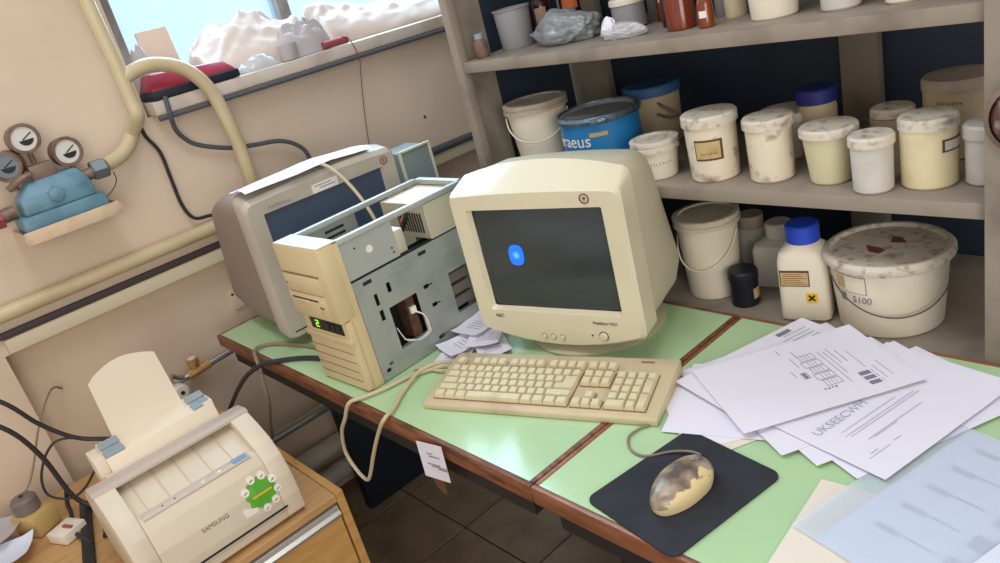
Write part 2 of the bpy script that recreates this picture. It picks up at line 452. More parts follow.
# ------------------------------------------------------------------ tables
def table(x0, x1, label, wood, legs):
    t = thing('laboratory_table', label, 'table', ((x0 + x1) / 2, 0.8775, 0))
    hx = (x1 - x0) / 2; y0, y1 = -0.3025, 0.3025; e = 0.0105
    MB().box(-hx + e, hx - e, y0 + e, y1 - e, T - 0.03, T - 0.0006).build('table_top', M_green, t)
    MB().box(-hx + e - 0.0012, hx - e + 0.0012, y0 + e - 0.0012, y1 - e + 0.0012, T - 0.028, T - 0.0012).build('laminate_edge', M_lamedge, t)
    MB().box(-hx, hx, y0, y0 + e, T - 0.034, T, bev=0.003).build('edging', wood, t)
    MB().box(-hx, hx, y1 - e, y1, T - 0.034, T, bev=0.003).build('edging', wood, t)
    MB().box(-hx, -hx + e, y0 + e, y1 - e, T - 0.034, T, bev=0.003).build('edging', wood, t)
    MB().box(hx - e, hx, y0 + e, y1 - e, T - 0.034, T, bev=0.003).build('edging', wood, t)
    MB().box(-hx + 0.03, hx - 0.03, y0 + 0.02, y0 + 0.045, T - 0.085, T - 0.034).build('apron', M_dark, t)
    MB().box(-hx + 0.03, hx - 0.03, y1 - 0.045, y1 - 0.02, T - 0.085, T - 0.034).build('apron', M_dark, t)
    MB().box(-hx + 0.03, -hx + 0.055, y0 + 0.045, y1 - 0.045, T - 0.085, T - 0.034).build('apron', M_dark, t)
    MB().box(hx - 0.055, hx - 0.03, y0 + 0.045, y1 - 0.045, T - 0.085, T - 0.034).build('apron', M_dark, t)
    for lx, ly0, ly1, m in legs:
        MB().box(lx - 0.02, lx + 0.02, ly0, ly1, 0, T - 0.034, bev=0.002).build('leg', m, t)
    return t
table(-2.088, -0.8245, 'green laminate table with worn brown edging, carrying both monitors', M_woodworn,
      [(-0.606, -0.075, 0.20, M_navy), (0.50, 0.18, 0.22, M_dark), (0.50, 0.05, 0.09, M_dark)])
table(-0.8235, 0.42, 'green laminate table with smooth red-brown edging, under the mousepad and paper pile', M_wood,
      [(-0.55, 0.18, 0.22, M_dark), (0.55, 0.18, 0.22, M_dark), (-0.55, -0.20, -0.16, M_dark), (0.55, -0.20, -0.16, M_dark)])

# ------------------------------------------------------------------ metal shelving unit
sh = thing('shelving_unit', 'tall grey metal shelving unit full of jars and buckets', 'shelf', (-0.95, 1.42, 0))
def sbox(name, x0, x1, y0, y1, z0, z1, m, bev=0.002):
    return MB().box(x0 + 0.95, x1 + 0.95, y0 - 1.42, y1 - 1.42, z0, z1, bev=bev).build(name, m, sh)
for z in (0.12, 0.735, 1.021, 1.308, 1.66):  # topmost board is out of view, added to shade the shelf below
    sbox('shelf_board', -1.503, -0.39, 1.19, 1.61, z - 0.026, z, M_shelf)
b = MB(); b.box(-1.53, -1.504, 1.185, 1.21, 0, 2.1, bev=0.002); b.box(-1.53, -1.522, 1.21, 1.30, 0, 2.1)
b.bm.transform(TR(0.95, -1.42, 0)); b.build('post', M_shelf, sh)
b = MB(); b.box(-0.388, -0.31, 1.18, 1.20, 0, 2.1, bev=0.002); b.box(-0.318, -0.31, 1.20, 1.30, 0, 2.1)
b.bm.transform(TR(0.95, -1.42, 0)); b.build('post', M_shelf, sh)
sbox('post', -1.575, -1.44, 1.612, 1.64, 0, 2.1, M_shelf)
sbox('post', -0.80, -0.722, 1.612, 1.64, 0, 2.1, M_shelf)
sbox('post', -0.37, -0.31, 1.612, 1.64, 0, 2.1, M_shelf)
sbox('back_panel', -1.575, 0.3, 1.642, 1.65, 0.1, 2.1, M_shelfback)
sbox('side_panel', -1.575, -1.567, 1.31, 1.61, 0.1, 2.1, M_shelfback)

# ------------------------------------------------------------------ jars, buckets and bottles
def vessel(name, label, cat, x, y, z, group, parts, rz=None):
    """parts: (name, profile[(r,z)], material[, segments])"""
    t = thing(name, label, cat, (x, y, z), math.atan2(y, x) + PI if rz is None else rz, group)   # local +X looks back at the room
    for p in parts:
        MB().lathe(p[1], p[3] if len(p) > 3 else 36).build(p[0], p[2], t)
    return t
def patch(t, name, r0, r1, z0, z1, a0, a1, m, off=0.0008, n=10):
    """a curved label on a round wall: radius r0 at z0, r1 at z1, azimuth a0..a1 in degrees round local +X"""
    b = bmesh.new(); lo, hi, lo2, hi2 = [], [], [], []
    for i in range(n + 1):
        a = math.radians(a0 + (a1 - a0) * i / n); c, s_ = math.cos(a), math.sin(a)
        lo.append(b.verts.new(((r0 + off) * c, (r0 + off) * s_, z0))); hi.append(b.verts.new(((r1 + off) * c, (r1 + off) * s_, z1)))
        lo2.append(b.verts.new(((r0 - 0.001) * c, (r0 - 0.001) * s_, z0))); hi2.append(b.verts.new(((r1 - 0.001) * c, (r1 - 0.001) * s_, z1)))
    for i in range(n):
        b.faces.new((lo[i], lo[i + 1], hi[i + 1], hi[i])); b.faces.new((lo2[i + 1], lo2[i], hi2[i], hi2[i + 1]))
        b.faces.new((lo[i], lo2[i], lo2[i + 1], lo[i + 1])); b.faces.new((hi[i + 1], hi2[i + 1], hi2[i], hi[i]))
    mb = MB(); mb.absorb(b)
    return mb.build(name, m, t)
def scribble(t, r, z, a0, a1, n, m=M_ink, h=0.006, name='handwriting'):
    """a line of hand-drawn strokes curved round the wall"""
    mb = MB()
    for i in range(n):
        a = math.radians(a0 + (a1 - a0) * (i + 0.5) / n + random.uniform(-1, 1))
        zz = z + random.uniform(-0.001, 0.001); hh = h * random.uniform(0.5, 1.0)
        a2 = a + math.radians((a1 - a0) / n * random.uniform(0.1, 0.7))
        P = [(r * math.cos(a), r * math.sin(a), zz - hh / 2), (r * math.cos((a + a2) / 2), r * math.sin((a + a2) / 2), zz + hh / 2 * random.uniform(0, 1)), (r * math.cos(a2), r * math.sin(a2), zz + hh / 2 * random.choice((-1, 1)))]
        mb.tube(P, 0.0005, 4, sub=2)
    return mb.build(name, m, t)
def bail(t, r, z, drop, a_mid, m=M_wire, span=90, rad=0.0014, name='handle'):
    """wire handle hanging down the front of a bucket"""
    pts = []
    for i in range(13):
        u = -1 + 2 * i / 12
        a = math.radians(a_mid + span * u)
        pts.append(((r + 0.004) * math.cos(a), (r + 0.004) * math.sin(a), z - drop * (1 - u * u)))
    return MB().tube(pts, rad, 6, sub=3).build(name, m, t)
def pail(rb, rt, h, lip=0.006):
    body = [(0, 0), (rb - 0.003, 0), (rb, 0.003), (rt, h - 0.012), (0, h - 0.012)]
    lid = [(rt, h - 0.022), (rt + lip, h - 0.022), (rt + lip, h - 0.014), (rt + lip * 0.5, h - 0.013), (rt + lip * 0.5, h - 0.009), (rt + lip, h - 0.008), (rt + lip, h - 0.001), (rt + lip - 0.002, h), (rt - 0.006, h), (rt - 0.008, h - 0.004), (0, h - 0.004)]
    return body, lid
def jar(rb, rt, h, lh=0.018, lip=0.004):
    body = [(0, 0), (rb - 0.004, 0), (rb, 0.004), (rt, h - lh), (0, h - lh)]
    lid = [(rt - 0.002, h - lh - 0.003), (rt + lip, h - lh - 0.003), (rt + lip, h - 0.004), (rt + lip - 0.003, h), (0, h + 0.0005)]
    return body, lid
Z1, Z2, Z3 = 0.735, 1.021, 1.308
GM, GU, GB = 'containers on the middle shelf', 'containers on the top shelf', 'containers on the bottom shelf'

# middle shelf
bd, ld = pail(0.060, 0.074, 0.164)
t = vessel('bucket', 'white plastic bucket with dusty lid and hanging wire handle, leftmost on the middle shelf', 'bucket', -1.405, 1.300, Z2, GM, [('body', bd, M_white), ('lid', ld, M_liddusty)])
bail(t, 0.073, 0.132, 0.056, -10, M_white, 85, 0.002)
prof = [(0, 0), (0.088, 0), (0.09, 0.003), (0.09, 0.045), (0.0925, 0.048), (0.09, 0.051), (0.09, 0.122), (0, 0.122)]
dr = vessel('steel_drum', 'bright blue steel drum with clamped ring lid behind the cream monitor', 'drum', -1.207, 1.300, Z2, GM,
       [('body', prof, M_drum), ('lid', [(0, 0.121), (0.086, 0.121), (0.087, 0.132), (0.083, 0.133), (0.080, 0.127), (0, 0.127)], M_drumlid),
        ('clamp_ring', [(0.09, 0.118), (0.096, 0.120), (0.098, 0.128), (0.094, 0.135), (0.088, 0.136), (0.086, 0.13)], M_ring)])
b = MB(); b.box(0.094, 0.104, -0.022, 0.014, 0.121, 0.133, bev=0.002); b.box(0.100, 0.107, -0.012, 0.006, 0.123, 0.131, bev=0.002); b.build('latch', M_ring, dr)
tb = text_bm('Heraeus', 0.040, 0.0004)
for v in tb.verts:
    a = math.radians(-60) + v.co.x / 0.0905; rr_ = 0.0905 + v.co.z
    v.co = Vector((rr_ * math.cos(a), rr_ * math.sin(a), 0.084 + v.co.y))
mb = MB(); mb.absorb(tb); mb.build('lettering', M_stwhite, dr)
patch(dr, 'tape', 0.09, 0.09, 0.092, 0.101, -18, 8, M_labeltan)
bd, ld = jar(0.060, 0.064, 0.142, 0.02)
t = vessel('bucket', 'tall cream bucket with dusty blue lid behind the blue drum', 'bucket', -1.192, 1.478, Z2, GM, [('body', bd, M_tan), ('lid', ld, M_skylid)])
MB().tube([(0.064, 0.01, 0.105), (0.075, 0.02, 0.098), (0.082, 0.045, 0.082), (0.079, 0.052, 0.071), (0.070, 0.03, 0.070), (0.068, 0.005, 0.080)], 0.003, 8).build('handle', M_rust, t)
bd, ld = pail(0.040, 0.047, 0.082, 0.004)
t = vessel('tub', 'small white plastic tub with writing, beside the blue drum', 'tub', -1.024, 1.252, Z2, GM, [('body', bd, M_white), ('lid', ld, M_lid)])
scribble(t, 0.0435, 0.036, -22, 42, 8)
bd, ld = jar(0.047, 0.050, 0.131, 0.018)
t = vessel('jar', 'stained white jar with brown-bordered tan label on the middle shelf', 'jar', -0.891, 1.262, Z2, GM, [('body', bd, M_whitedirty), ('lid', ld, M_lid)])
patch(t, 'label', 0.0482, 0.0494, 0.046, 0.087, -42, 22, M_labelbrown, 0.0006); patch(t, 'label_field', 0.0484, 0.0492, 0.050, 0.083, -39, 16, M_labeltan, 0.0012)
scribble(t, 0.0505, 0.060, -30, 8, 7, M_inkbrown, 0.004)
bd, ld = jar(0.040, 0.042, 0.119, 0.016)
vessel('jar', 'plain stained white jar without a label between the tan-labelled jar and the yellowish tub', 'jar', -0.770, 1.266, Z2, GM, [('body', bd, M_whitedirty), ('lid', ld, M_lid)])
bd, ld = jar(0.048, 0.054, 0.092, 0.014)
vessel('jar', 'low pale jar half hidden behind the plain stained white jar', 'jar', -0.805, 1.400, Z2, GM, [('body', bd, M_powder), ('lid', ld, M_powder)])
vessel('bottle', 'white bottle with navy blue screw cap at the back of the middle shelf', 'bottle', -0.742, 1.396, Z2, GM,
       [('body', [(0, 0), (0.034, 0), (0.035, 0.003), (0.035, 0.095), (0.033, 0.105), (0, 0.105)], M_tan), ('cap', [(0.032, 0.106), (0.037, 0.106), (0.037, 0.130), (0.034, 0.133), (0, 0.133)], M_navylid)])
bd, ld = jar(0.035, 0.0445, 0.101, 0.012, 0.0045)
vessel('tub', 'tapered yellowish translucent tub with dusty lid on the middle shelf', 'tub', -0.656, 1.265, Z2, GM, [('body', bd, M_yellowish), ('lid', ld, M_lid)])
bd, ld = jar(0.031, 0.0325, 0.096, 0.014, 0.003)
vessel('jar', 'small translucent jar of white powder in front of the cream jar', 'jar', -0.567, 1.228, Z2, GM, [('body', bd, M_powder), ('lid', ld, M_lid)])
bd, ld = jar(0.0415, 0.0418, 0.114, 0.015, 0.002)
t = vessel('jar', 'cream plastic jar with white speckled lid and dark-edged side label', 'jar', -0.495, 1.268, Z2, GM, [('body', bd, M_cream), ('lid', ld, M_lid)])
patch(t, 'label', 0.0422, 0.0424, 0.060, 0.080, 25, 80, M_labelbrown, 0.0006); patch(t, 'label_field', 0.0422, 0.0424, 0.063, 0.077, 30, 80, M_powder, 0.0012)
t = vessel('jar', 'pale jar with two stacked lids behind the small powder jar', 'jar', -0.597, 1.380, Z2, GM,
       [('body', [(0, 0), (0.033, 0), (0.034, 0.004), (0.034, 0.068), (0, 0.068)], M_tan), ('lid', [(0.034, 0.066), (0.037, 0.066), (0.037, 0.078), (0.034, 0.080), (0, 0.080)], M_tan),
        ('lid', [(0, 0.080), (0.032, 0.080), (0.0365, 0.082), (0.0365, 0.093), (0.032, 0.097), (0, 0.098)], M_lid)])
bd, ld = jar(0.055, 0.0545, 0.136, 0.018, 0.002)
t = vessel('bucket', 'tall tan tub with dusty grey lid and handwriting, behind the cream jar', 'bucket', -0.506, 1.425, Z2, GM, [('body', bd, M_tan), ('lid', ld, M_liddusty)])
scribble(t, 0.0556, 0.100, -38, 5, 7)
bd, ld = jar(0.028, 0.029, 0.096, 0.018, 0.003)
vessel('jar', 'small clear jar of white powder beside the right shelf post', 'jar', -0.418, 1.282, Z2, GM, [('body', bd, M_powder), ('lid', ld, M_powder)])
t = thing('glass_gauge', 'round dark-rimmed glassy piece fixed to the right shelf post', 'gauge', (-0.328, 1.178, 1.158), 0)
MB().lathe([(0, 0), (0.050, 0), (0.054, 0.004), (0.054, 0.02), (0.046, 0.024)], 28, M=RX(PI / 2)).build('rim', M_rust, t)
MB().lathe([(0.046, 0.018), (0.036, 0.028), (0.018, 0.034), (0, 0.036)], 28, M=RX(PI / 2)).build('glass', M_mottled, t)

# top shelf
t = vessel('bottle', 'tiny brown bottle with teal cap, leftmost on the top shelf', 'bottle', -1.472, 1.232, Z3, GU,
       [('body', [(0, 0), (0.015, 0), (0.017, 0.003), (0.017, 0.036), (0.010, 0.044), (0, 0.044)], M_rust), ('cap', [(0.009, 0.044), (0.011, 0.044), (0.011, 0.056), (0, 0.056)], M_guide)])
vessel('cup', 'grey translucent plastic measuring cup near the left shelf post', 'cup', -1.438, 1.320, Z3, GU,
       [('body', [(0, 0), (0.037, 0), (0.039, 0.003), (0.043, 0.088), (0.046, 0.090), (0.046, 0.093), (0.042, 0.093), (0.036, 0.006), (0, 0.006)], M_cup)])
t = vessel('bottle', 'dark brown glass bottle with pale pink label behind the plastic bag', 'bottle', -1.452, 1.430, Z3, GU,
       [('body', [(0, 0), (0.023, 0), (0.025, 0.003), (0.025, 0.085), (0.018, 0.1), (0.010, 0.106), (0.010, 0.12), (0, 0.12)], M_darkamber), ('cap', [(0.010, 0.115), (0.013, 0.115), (0.013, 0.135), (0, 0.135)], M_black)])
patch(t, 'label', 0.025, 0.025, 0.028, 0.072, -35, 30, M_labelpink)
t = vessel('bottle', 'dark bottle with orange label standing behind the grey plastic bag', 'bottle', -1.375, 1.455, Z3, GU,
       [('body', [(0, 0), (0.023, 0), (0.025, 0.003), (0.025, 0.085), (0.018, 0.1), (0.010, 0.106), (0.010, 0.12), (0, 0.12)], M_darkamber), ('cap', [(0.010, 0.115), (0.013, 0.115), (0.013, 0.135), (0, 0.135)], M_black)])
patch(t, 'label', 0.025, 0.025, 0.055, 0.078, -45, 45, M_labelorange)

def bundle(name, label, cat, loc, size, m, seed, rz=0.0, group=None, fold=0.5, ang=0.6, N=44):
    """a soft wrapped heap: folded film over a rounded lump, closed underneath"""
    b = bmesh.new(); off = Vector((seed * 5.3, seed * 2.9, seed * 1.1))
    ca, sa = math.cos(ang), math.sin(ang); top = []
    nr = 14
    c0 = None
    def height(u, v, r):
        p, q = u * ca + v * sa, -u * sa + v * ca
        w1 = noise.noise(Vector((u * 1.3, v * 1.3, 0)) + off) * 0.5
        f1 = 1 - abs(noise.noise(Vector((p * 0.8 + w1, q * 3.2 + w1, 1.7)) + off)) * 2.4
        f2 = 1 - abs(noise.noise(Vector((p * 1.6 - w1, q * 6.5, 4.1)) + off)) * 2.4
        lump = 0.62 + 0.55 * noise.noise(Vector((u * 1.1, v * 1.1, 7.0)) + off)
        env = max(0.0, 1 - r ** 2.6) ** 0.55
        return max(0.0, env * (lump + fold * (0.36 * f1 + 0.15 * f2)))
    rings = []
    for i in range(nr + 1):
        r = i / nr; ring = []
        for k in range(N):
            a_ = 2 * PI * k / N
            edge = 1 + 0.16 * noise.noise(Vector((math.cos(a_) * 1.4, math.sin(a_) * 1.4, 3.3)) + off) + 0.05 * noise.noise(Vector((math.cos(a_) * 4, math.sin(a_) * 4, 3.3)) + off)
            u, v = math.cos(a_) * r * edge, math.sin(a_) * r * edge
            ring.append((u * size[0], v * size[1], height(u, v, r) * size[2] + 0.001))
            if i == 0: break
        rings.append([b.verts.new(p) for p in ring])
    low = [b.verts.new((v.co.x, v.co.y, 0.0)) for v in rings[-1]]
    rings.append(low)
    for A, B in zip(rings[:-1], rings[1:]):
        for k in range(N):
            j = (k + 1) % N
            if len(A) == 1: b.faces.new((A[0], B[k], B[j]))
            else: b.faces.new((A[k], B[k], B[j], A[j]))
    b.faces.new(list(reversed(low)))
    bmesh.ops.recalc_face_normals(b, faces=b.faces)
    mb = MB(); mb.absorb(b); o = mb.build(name, m, None, ang=75)
    o.location = loc; o.rotation_euler = (0, 0, rz)
    return tag(o, label, cat, group)
def crumple(name, label, cat, loc, size, m, seed, rz=0, amp=0.35, sub=4, group=None, freq=2.2, flat=True, stretch_tail=None):
    b = bmesh.new(); bmesh.ops.create_icosphere(b, subdivisions=5, radius=1)
    off = Vector((seed * 7.3, seed * 3.1, seed * 1.7))
    for v in b.verts:
        p = v.co.copy()
        q = p * freq * 0.7 + off
        w1 = Vector((noise.noise(q), noise.noise(q + Vector((9, 3, 1))), noise.noise(q + Vector((2, 8, 5))))) * 0.6
        r1 = 1 - abs(noise.noise(p * freq * 0.9 + w1 + off)) * 2.2; r2 = 1 - abs(noise.noise(p * freq * 2.0 + w1 * 2 + off * 1.3)) * 2.2
        d = noise.noise(q) * amp * 0.9 + (r1 - 0.5) * amp * 0.34 + (r2 - 0.5) * amp * 0.16
        p = p * (1 + d)
        if stretch_tail and p.x < -0.2:
            f = min(1, (-p.x - 0.2) / 0.8); p.y *= 1 - 0.7 * f; p.z *= 1 - 0.65 * f
        if flat: p.z = max(p.z, -0.62)
        v.co = Vector((p.x * size[0], p.y * size[1], (p.z + 0.62) * size[2]))
    mb = MB(); mb.absorb(b)
    o = mb.build(name, m, None, ang=70)
    o.location = loc; o.rotation_euler = (0, 0, rz)
    return tag(o, label, cat, group)
crumple('plastic_bag', 'crumpled grey plastic bag lying on the top shelf beside the measuring cup', 'bag', (-1.262, 1.300, Z3 + 0.001), (0.085, 0.048, 0.043), M_baggrey, 3, rz=0.15, stretch_tail=True)
bd, ld = jar(0.036, 0.036, 0.066, 0.010, 0.003)
vessel('tub', 'small white lidded tub behind the crumpled white bag on the top shelf', 'tub', -1.135, 1.375, Z3, GU, [('body', bd, M_cup), ('lid', ld, M_white)])
crumple('plastic_bag', 'small crumpled clear bag with white filling in front of the lidded tub', 'bag', (-1.068, 1.268, Z3 + 0.001), (0.050, 0.026, 0.018), M_bag, 11, rz=0.1)
o = crumple('paper_wad', 'crumpled white tissue leaning on the clear bag on the top shelf', 'paper', (-1.100, 1.264, Z3 + 0.001), (0.018, 0.012, 0.026), M_paper, 5)
vessel('jar', 'grey jar behind the small white lidded tub at the back of the top shelf', 'jar', -1.12, 1.49, Z3, GU, [('body', [(0, 0), (0.04, 0), (0.042, 0.003), (0.042, 0.10), (0, 0.10)], M_cup), ('lid', [(0.042, 0.1), (0.044, 0.1), (0.044, 0.115), (0, 0.115)], M_navylid)])
def amber(name, label, x, y, r, h, m, lab=None, capm=M_black):
    t = vessel(name, label, 'bottle', x, y, Z3, GU, [('body', [(0, 0), (r - 0.002, 0), (r, 0.002), (r, h * 0.62), (r * 0.85, h * 0.74), (r * 0.6, h * 0.8), (r * 0.6, h * 0.86), (0, h * 0.86)], m), ('cap', [(r * 0.6, h * 0.84), (r * 0.72, h * 0.84), (r * 0.72, h), (0, h)], capm)])
    if lab: patch(t, 'label', r, r, h * lab[0], h * lab[1], lab[2], lab[3], M_stwhite)
amber('bottle', 'slim amber glass bottle at the back, left of the dark brown bottle', -1.075, 1.42, 0.016, 0.09, M_amber, (0.45, 0.58, -40, 10))
amber('bottle', 'dark brown glass bottle touching the big red-brown jar', -0.995, 1.33, 0.017, 0.09, M_darkamber)
amber('bottle', 'large red-brown glass jar on the top shelf', -0.938, 1.285, 0.028, 0.115, M_ambered)
amber('bottle', 'small amber bottle with little white label beside the large red-brown jar', -0.868, 1.263, 0.0145, 0.068, M_amber, (0.28, 0.46, -50, 5))
vessel('jar', 'pale grey jar behind the small amber bottle', 'jar', -0.905, 1.385, Z3, GU, [('body', [(0, 0), (0.019, 0), (0.02, 0.002), (0.02, 0.06), (0, 0.06)], M_cup), ('lid', [(0.02, 0.06), (0.022, 0.06), (0.022, 0.075), (0, 0.075)], M_white)])
vessel('jar', 'slim cream jar left of the white bucket on the top shelf', 'jar', -0.862, 1.352, Z3, GU, [('body', [(0, 0), (0.019, 0), (0.02, 0.002), (0.021, 0.06), (0, 0.06)], M_cream), ('lid', [(0.021, 0.06), (0.023, 0.06), (0.023, 0.075), (0, 0.075)], M_white)])
bd, ld = pail(0.039, 0.046, 0.11, 0.004)
vessel('bucket', 'white bucket at the middle of the top shelf front', 'bucket', -0.748, 1.290, Z3, GU, [('body', bd, M_white), ('lid', ld, M_lid)])
bd, ld = jar(0.030, 0.033, 0.10, 0.015, 0.003)
vessel('tub', 'white tub right of the white bucket on the top shelf', 'tub', -0.628, 1.284, Z3, GU, [('body', bd, M_powder), ('lid', ld, M_lid)])
bd, ld = jar(0.027, 0.029, 0.10, 0.015, 0.003)
vessel('tub', 'bright white tub nearest the right shelf post on the top shelf', 'tub', -0.526, 1.277, Z3, GU, [('body', bd, M_white), ('lid', ld, M_lid)])

# bottom shelf
bd, ld = pail(0.056, 0.065, 0.186)
t = vessel('bucket', 'white plastic bucket with dusty lid on the bottom shelf beside the cream monitor', 'bucket', -0.964, 1.306, Z1, GB, [('body', bd, M_white), ('lid', ld, M_lid2)])
bail(t, 0.0635, 0.150, 0.075, -28, M_white, 88, 0.0018)
bd, ld = jar(0.029, 0.029, 0.079, 0.016, 0.002)
t = vessel('jar', 'small black jar in front of the white bucket on the bottom shelf', 'jar', -0.868, 1.272, Z1, GB, [('body', bd, M_blackjar), ('lid', ld, M_blackjar)])
patch(t, 'label', 0.029, 0.029, 0.018, 0.040, 35, 80, M_labeltan)
vessel('bottle', 'pale round bottle at the back between the bucket and the canister', 'bottle', -0.938, 1.43, Z1, GB,
       [('body', [(0, 0), (0.033, 0), (0.035, 0.004), (0.035, 0.095), (0.024, 0.108), (0, 0.108)], M_powder), ('cap', [(0.02, 0.105), (0.028, 0.105), (0.028, 0.134), (0, 0.134)], M_liddusty)])
def canister(name, label, x, y, hw, hd, h, rz, m, capm, capr, caph):
    t = thing(name, label, 'bottle', (x, y, Z1), rz, GB)
    def ring(w, d, r, z):
        pts = []
        for cx, cy, a0 in ((w - r, d - r, 0), (-w + r, d - r, PI / 2), (-w + r, -d + r, PI), (w - r, -d + r, 1.5 * PI)):
            for k in range(6):
                a = a0 + PI / 2 * k / 5; pts.append((cx + r * math.cos(a), cy + r * math.sin(a), z))
        return pts
    b = MB()
    b.loft([ring(hw - 0.006, hd - 0.006, 0.012, 0), ring(hw, hd, 0.014, 0.006), ring(hw, hd, 0.014, h * 0.78), ring(hw * 0.94, hd * 0.94, 0.02, h * 0.88), ring(capr + 0.004, capr + 0.004, capr + 0.0039, h * 0.97), ring(capr, capr, capr - 0.0001, h)])
    b.build('body', m, t)
    prof = [(capr + 0.002, h - 0.002), (capr + 0.004, h), (capr + 0.004, h + caph - 0.003), (capr + 0.001, h + caph), (0, h + caph)]
    c = MB(); c.lathe(prof, 30); c.build('cap', capm, t)
    return t
canister('bottle', 'square pale canister standing behind the blue-capped bottle', -0.846, 1.39, 0.05, 0.045, 0.110, 0.2, M_powder, M_powder, 0.024, 0.03)
t = canister('bottle', 'square white bottle with bright blue cap and yellow hazard sign on the bottom shelf', -0.728, 1.275, 0.046, 0.040, 0.160, 0.28, M_white, M_bluelid, 0.027, 0.034)
MB().box(-0.040, 0.014, -0.0412, -0.0398, 0.078, 0.111).build('label', M_labelbrown, t)
MB().box(-0.038, 0.012, -0.0416, -0.0405, 0.080, 0.107).build('label_field', M_labeltan, t)
b = MB()
for i in range(6): b.box(-0.034, 0.009 - 0.006 * (i % 3), -0.0418, -0.0414, 0.083 + i * 0.004, 0.0842 + i * 0.004)
b.build('label_print', M_inkbrown, t)
MB().box(0.006, 0.026, -0.0413, -0.0398, 0.044, 0.064).build('hazard_sign', M_hazard, t)
b = MB()
for s in (-1, 1): b.box(-0.008, 0.008, -0.0419, -0.0412, -0.0018, 0.0018, M=TR(0.016, 0, 0.054) @ RY(s * PI / 4))
b.build('hazard_cross', M_ink, t)
bd = [(0, 0), (0.084, 0), (0.088, 0.004), (0.101, 0.142), (0, 0.142)]
ld = [(0.100, 0.130), (0.106, 0.130), (0.110, 0.136), (0.110, 0.144), (0.104, 0.150), (0.097, 0.150), (0.092, 0.144), (0, 0.144)]
t = vessel('bucket', 'large white bucket with broad dirty lid and dark wire handle on the bottom shelf', 'bucket', -0.588, 1.312, Z1, GB, [('body', bd, M_white, 48), ('lid', ld, M_lid, 48)])
bail(t, 0.101, 0.122, 0.070, 8, M_wire, 76, 0.0016)
patch(t, 'label', 0.0962, 0.0995, 0.090, 0.125, -62, -22, M_inkgrey, 0.0004); patch(t, 'label_field', 0.0963, 0.0994, 0.0915, 0.1235, -61.2, -22.8, M_white, 0.0009)
patch(t, 'label_mark', 0.0968, 0.0994, 0.096, 0.121, -58, -46, M_labeltan, 0.0013)
patch(t, 'label_mark', 0.094, 0.0955, 0.070, 0.086, -55, -47, M_inkgrey, 0.0009)
tb = text_bm('5100', 0.018, 0.0003)
for v in tb.verts:
    a = math.radians(-28) + v.co.x / 0.096; r_ = 0.0962 + v.co.z
    v.co = Vector((r_ * math.cos(a), r_ * math.sin(a), 0.078 + v.co.y))
mb = MB(); mb.absorb(tb); mb.build('lettering', M_inkgrey, t)
MB().prism([(-0.02, -0.02), (0.01, -0.015), (0.022, 0.0), (0.008, 0.012), (-0.004, 0.004)], 0.1442, 0.1447, M=TR(0.01, -0.015, 0)).build('stain', M_inkbrown, t)
MB().prism([(-0.012, -0.01), (0.015, -0.014), (0.02, 0.012), (-0.004, 0.006)], 0.1442, 0.1447, M=TR(-0.03, 0.02, 0)).build('stain', M_inkbrown, t)
MB().tube([(0.110 * math.cos(a), 0.110 * math.sin(a), 0.137) for a in (-1.75,)] + [(0.125 * math.cos(a), 0.125 * math.sin(a), 0.136) for a in (-1.72, -1.6)] + [(0.110 * math.cos(-1.55), 0.110 * math.sin(-1.55), 0.137)], 0.003, 6).build('lid_tab', M_white, t)

# ------------------------------------------------------------------ cream CRT monitor
t = thing('crt_monitor', 'cream CRT monitor switched on with a blue glow on its dark screen', 'monitor', (-1.057, 0.904, T), math.radians(14.0))
ZF = 0.052
def sh_(ring): return [(x, y, z + ZF) for x, y, z in ring]
b = MB()
outer = sh_(rr(0.1905, 0.0, 0.300, 0.010, 0.010, ct=0.006, cb=0.031))
front = sh_(rr(0.184, 0.006, 0.294, 0.010, 0.0, ct=0.005, cb=0.030))
inn0 = sh_(rr(0.152, 0.046, 0.266, 0.004, 0.001, ct=0.0, cb=0.001))
inn1 = sh_(rr(0.146, 0.051, 0.262, 0.004, 0.013))
b.loft([sh_(rr(0.186, 0.004, 0.318, 0.018, 0.064, ct=0.024, cb=0.018)), sh_(rr(0.190, 0.0, 0.318, 0.014, 0.060, ct=0.026, cb=0.022)), outer, front, inn0, inn1], cap0=False, cap1=False)
bez = b.build('front_bezel', M_crt, t, ang=30)
b = MB()
b.loft([sh_(rr(0.183, 0.004, 0.313, 0.03, 0.062, ct=0.024, cb=0.015)), sh_(rr(0.180, 0.004, 0.317, 0.03, 0.10, 0.12, ct=0.015, cb=0.01)),
        sh_(rr(0.172, 0.004, 0.314, 0.03, 0.170, 0.215, ct=0.008)), sh_(rr(0.148, 0.012, 0.286, 0.03, 0.222, 0.300)), sh_(rr(0.118, 0.04, 0.255, 0.03, 0.238, 0.312))], cap0=False)
b.build('rear_shell', M_crtside, t, ang=30)
b = MB(); b.loft([sh_(rr(0.1855, 0.004, 0.315, 0.02, 0.0635, ct=0.0245, cb=0.017)), sh_(rr(0.1855, 0.004, 0.315, 0.02, 0.066, ct=0.0245, cb=0.017))], cap0=False, cap1=False); b.build('seam', M_crtseam, t)
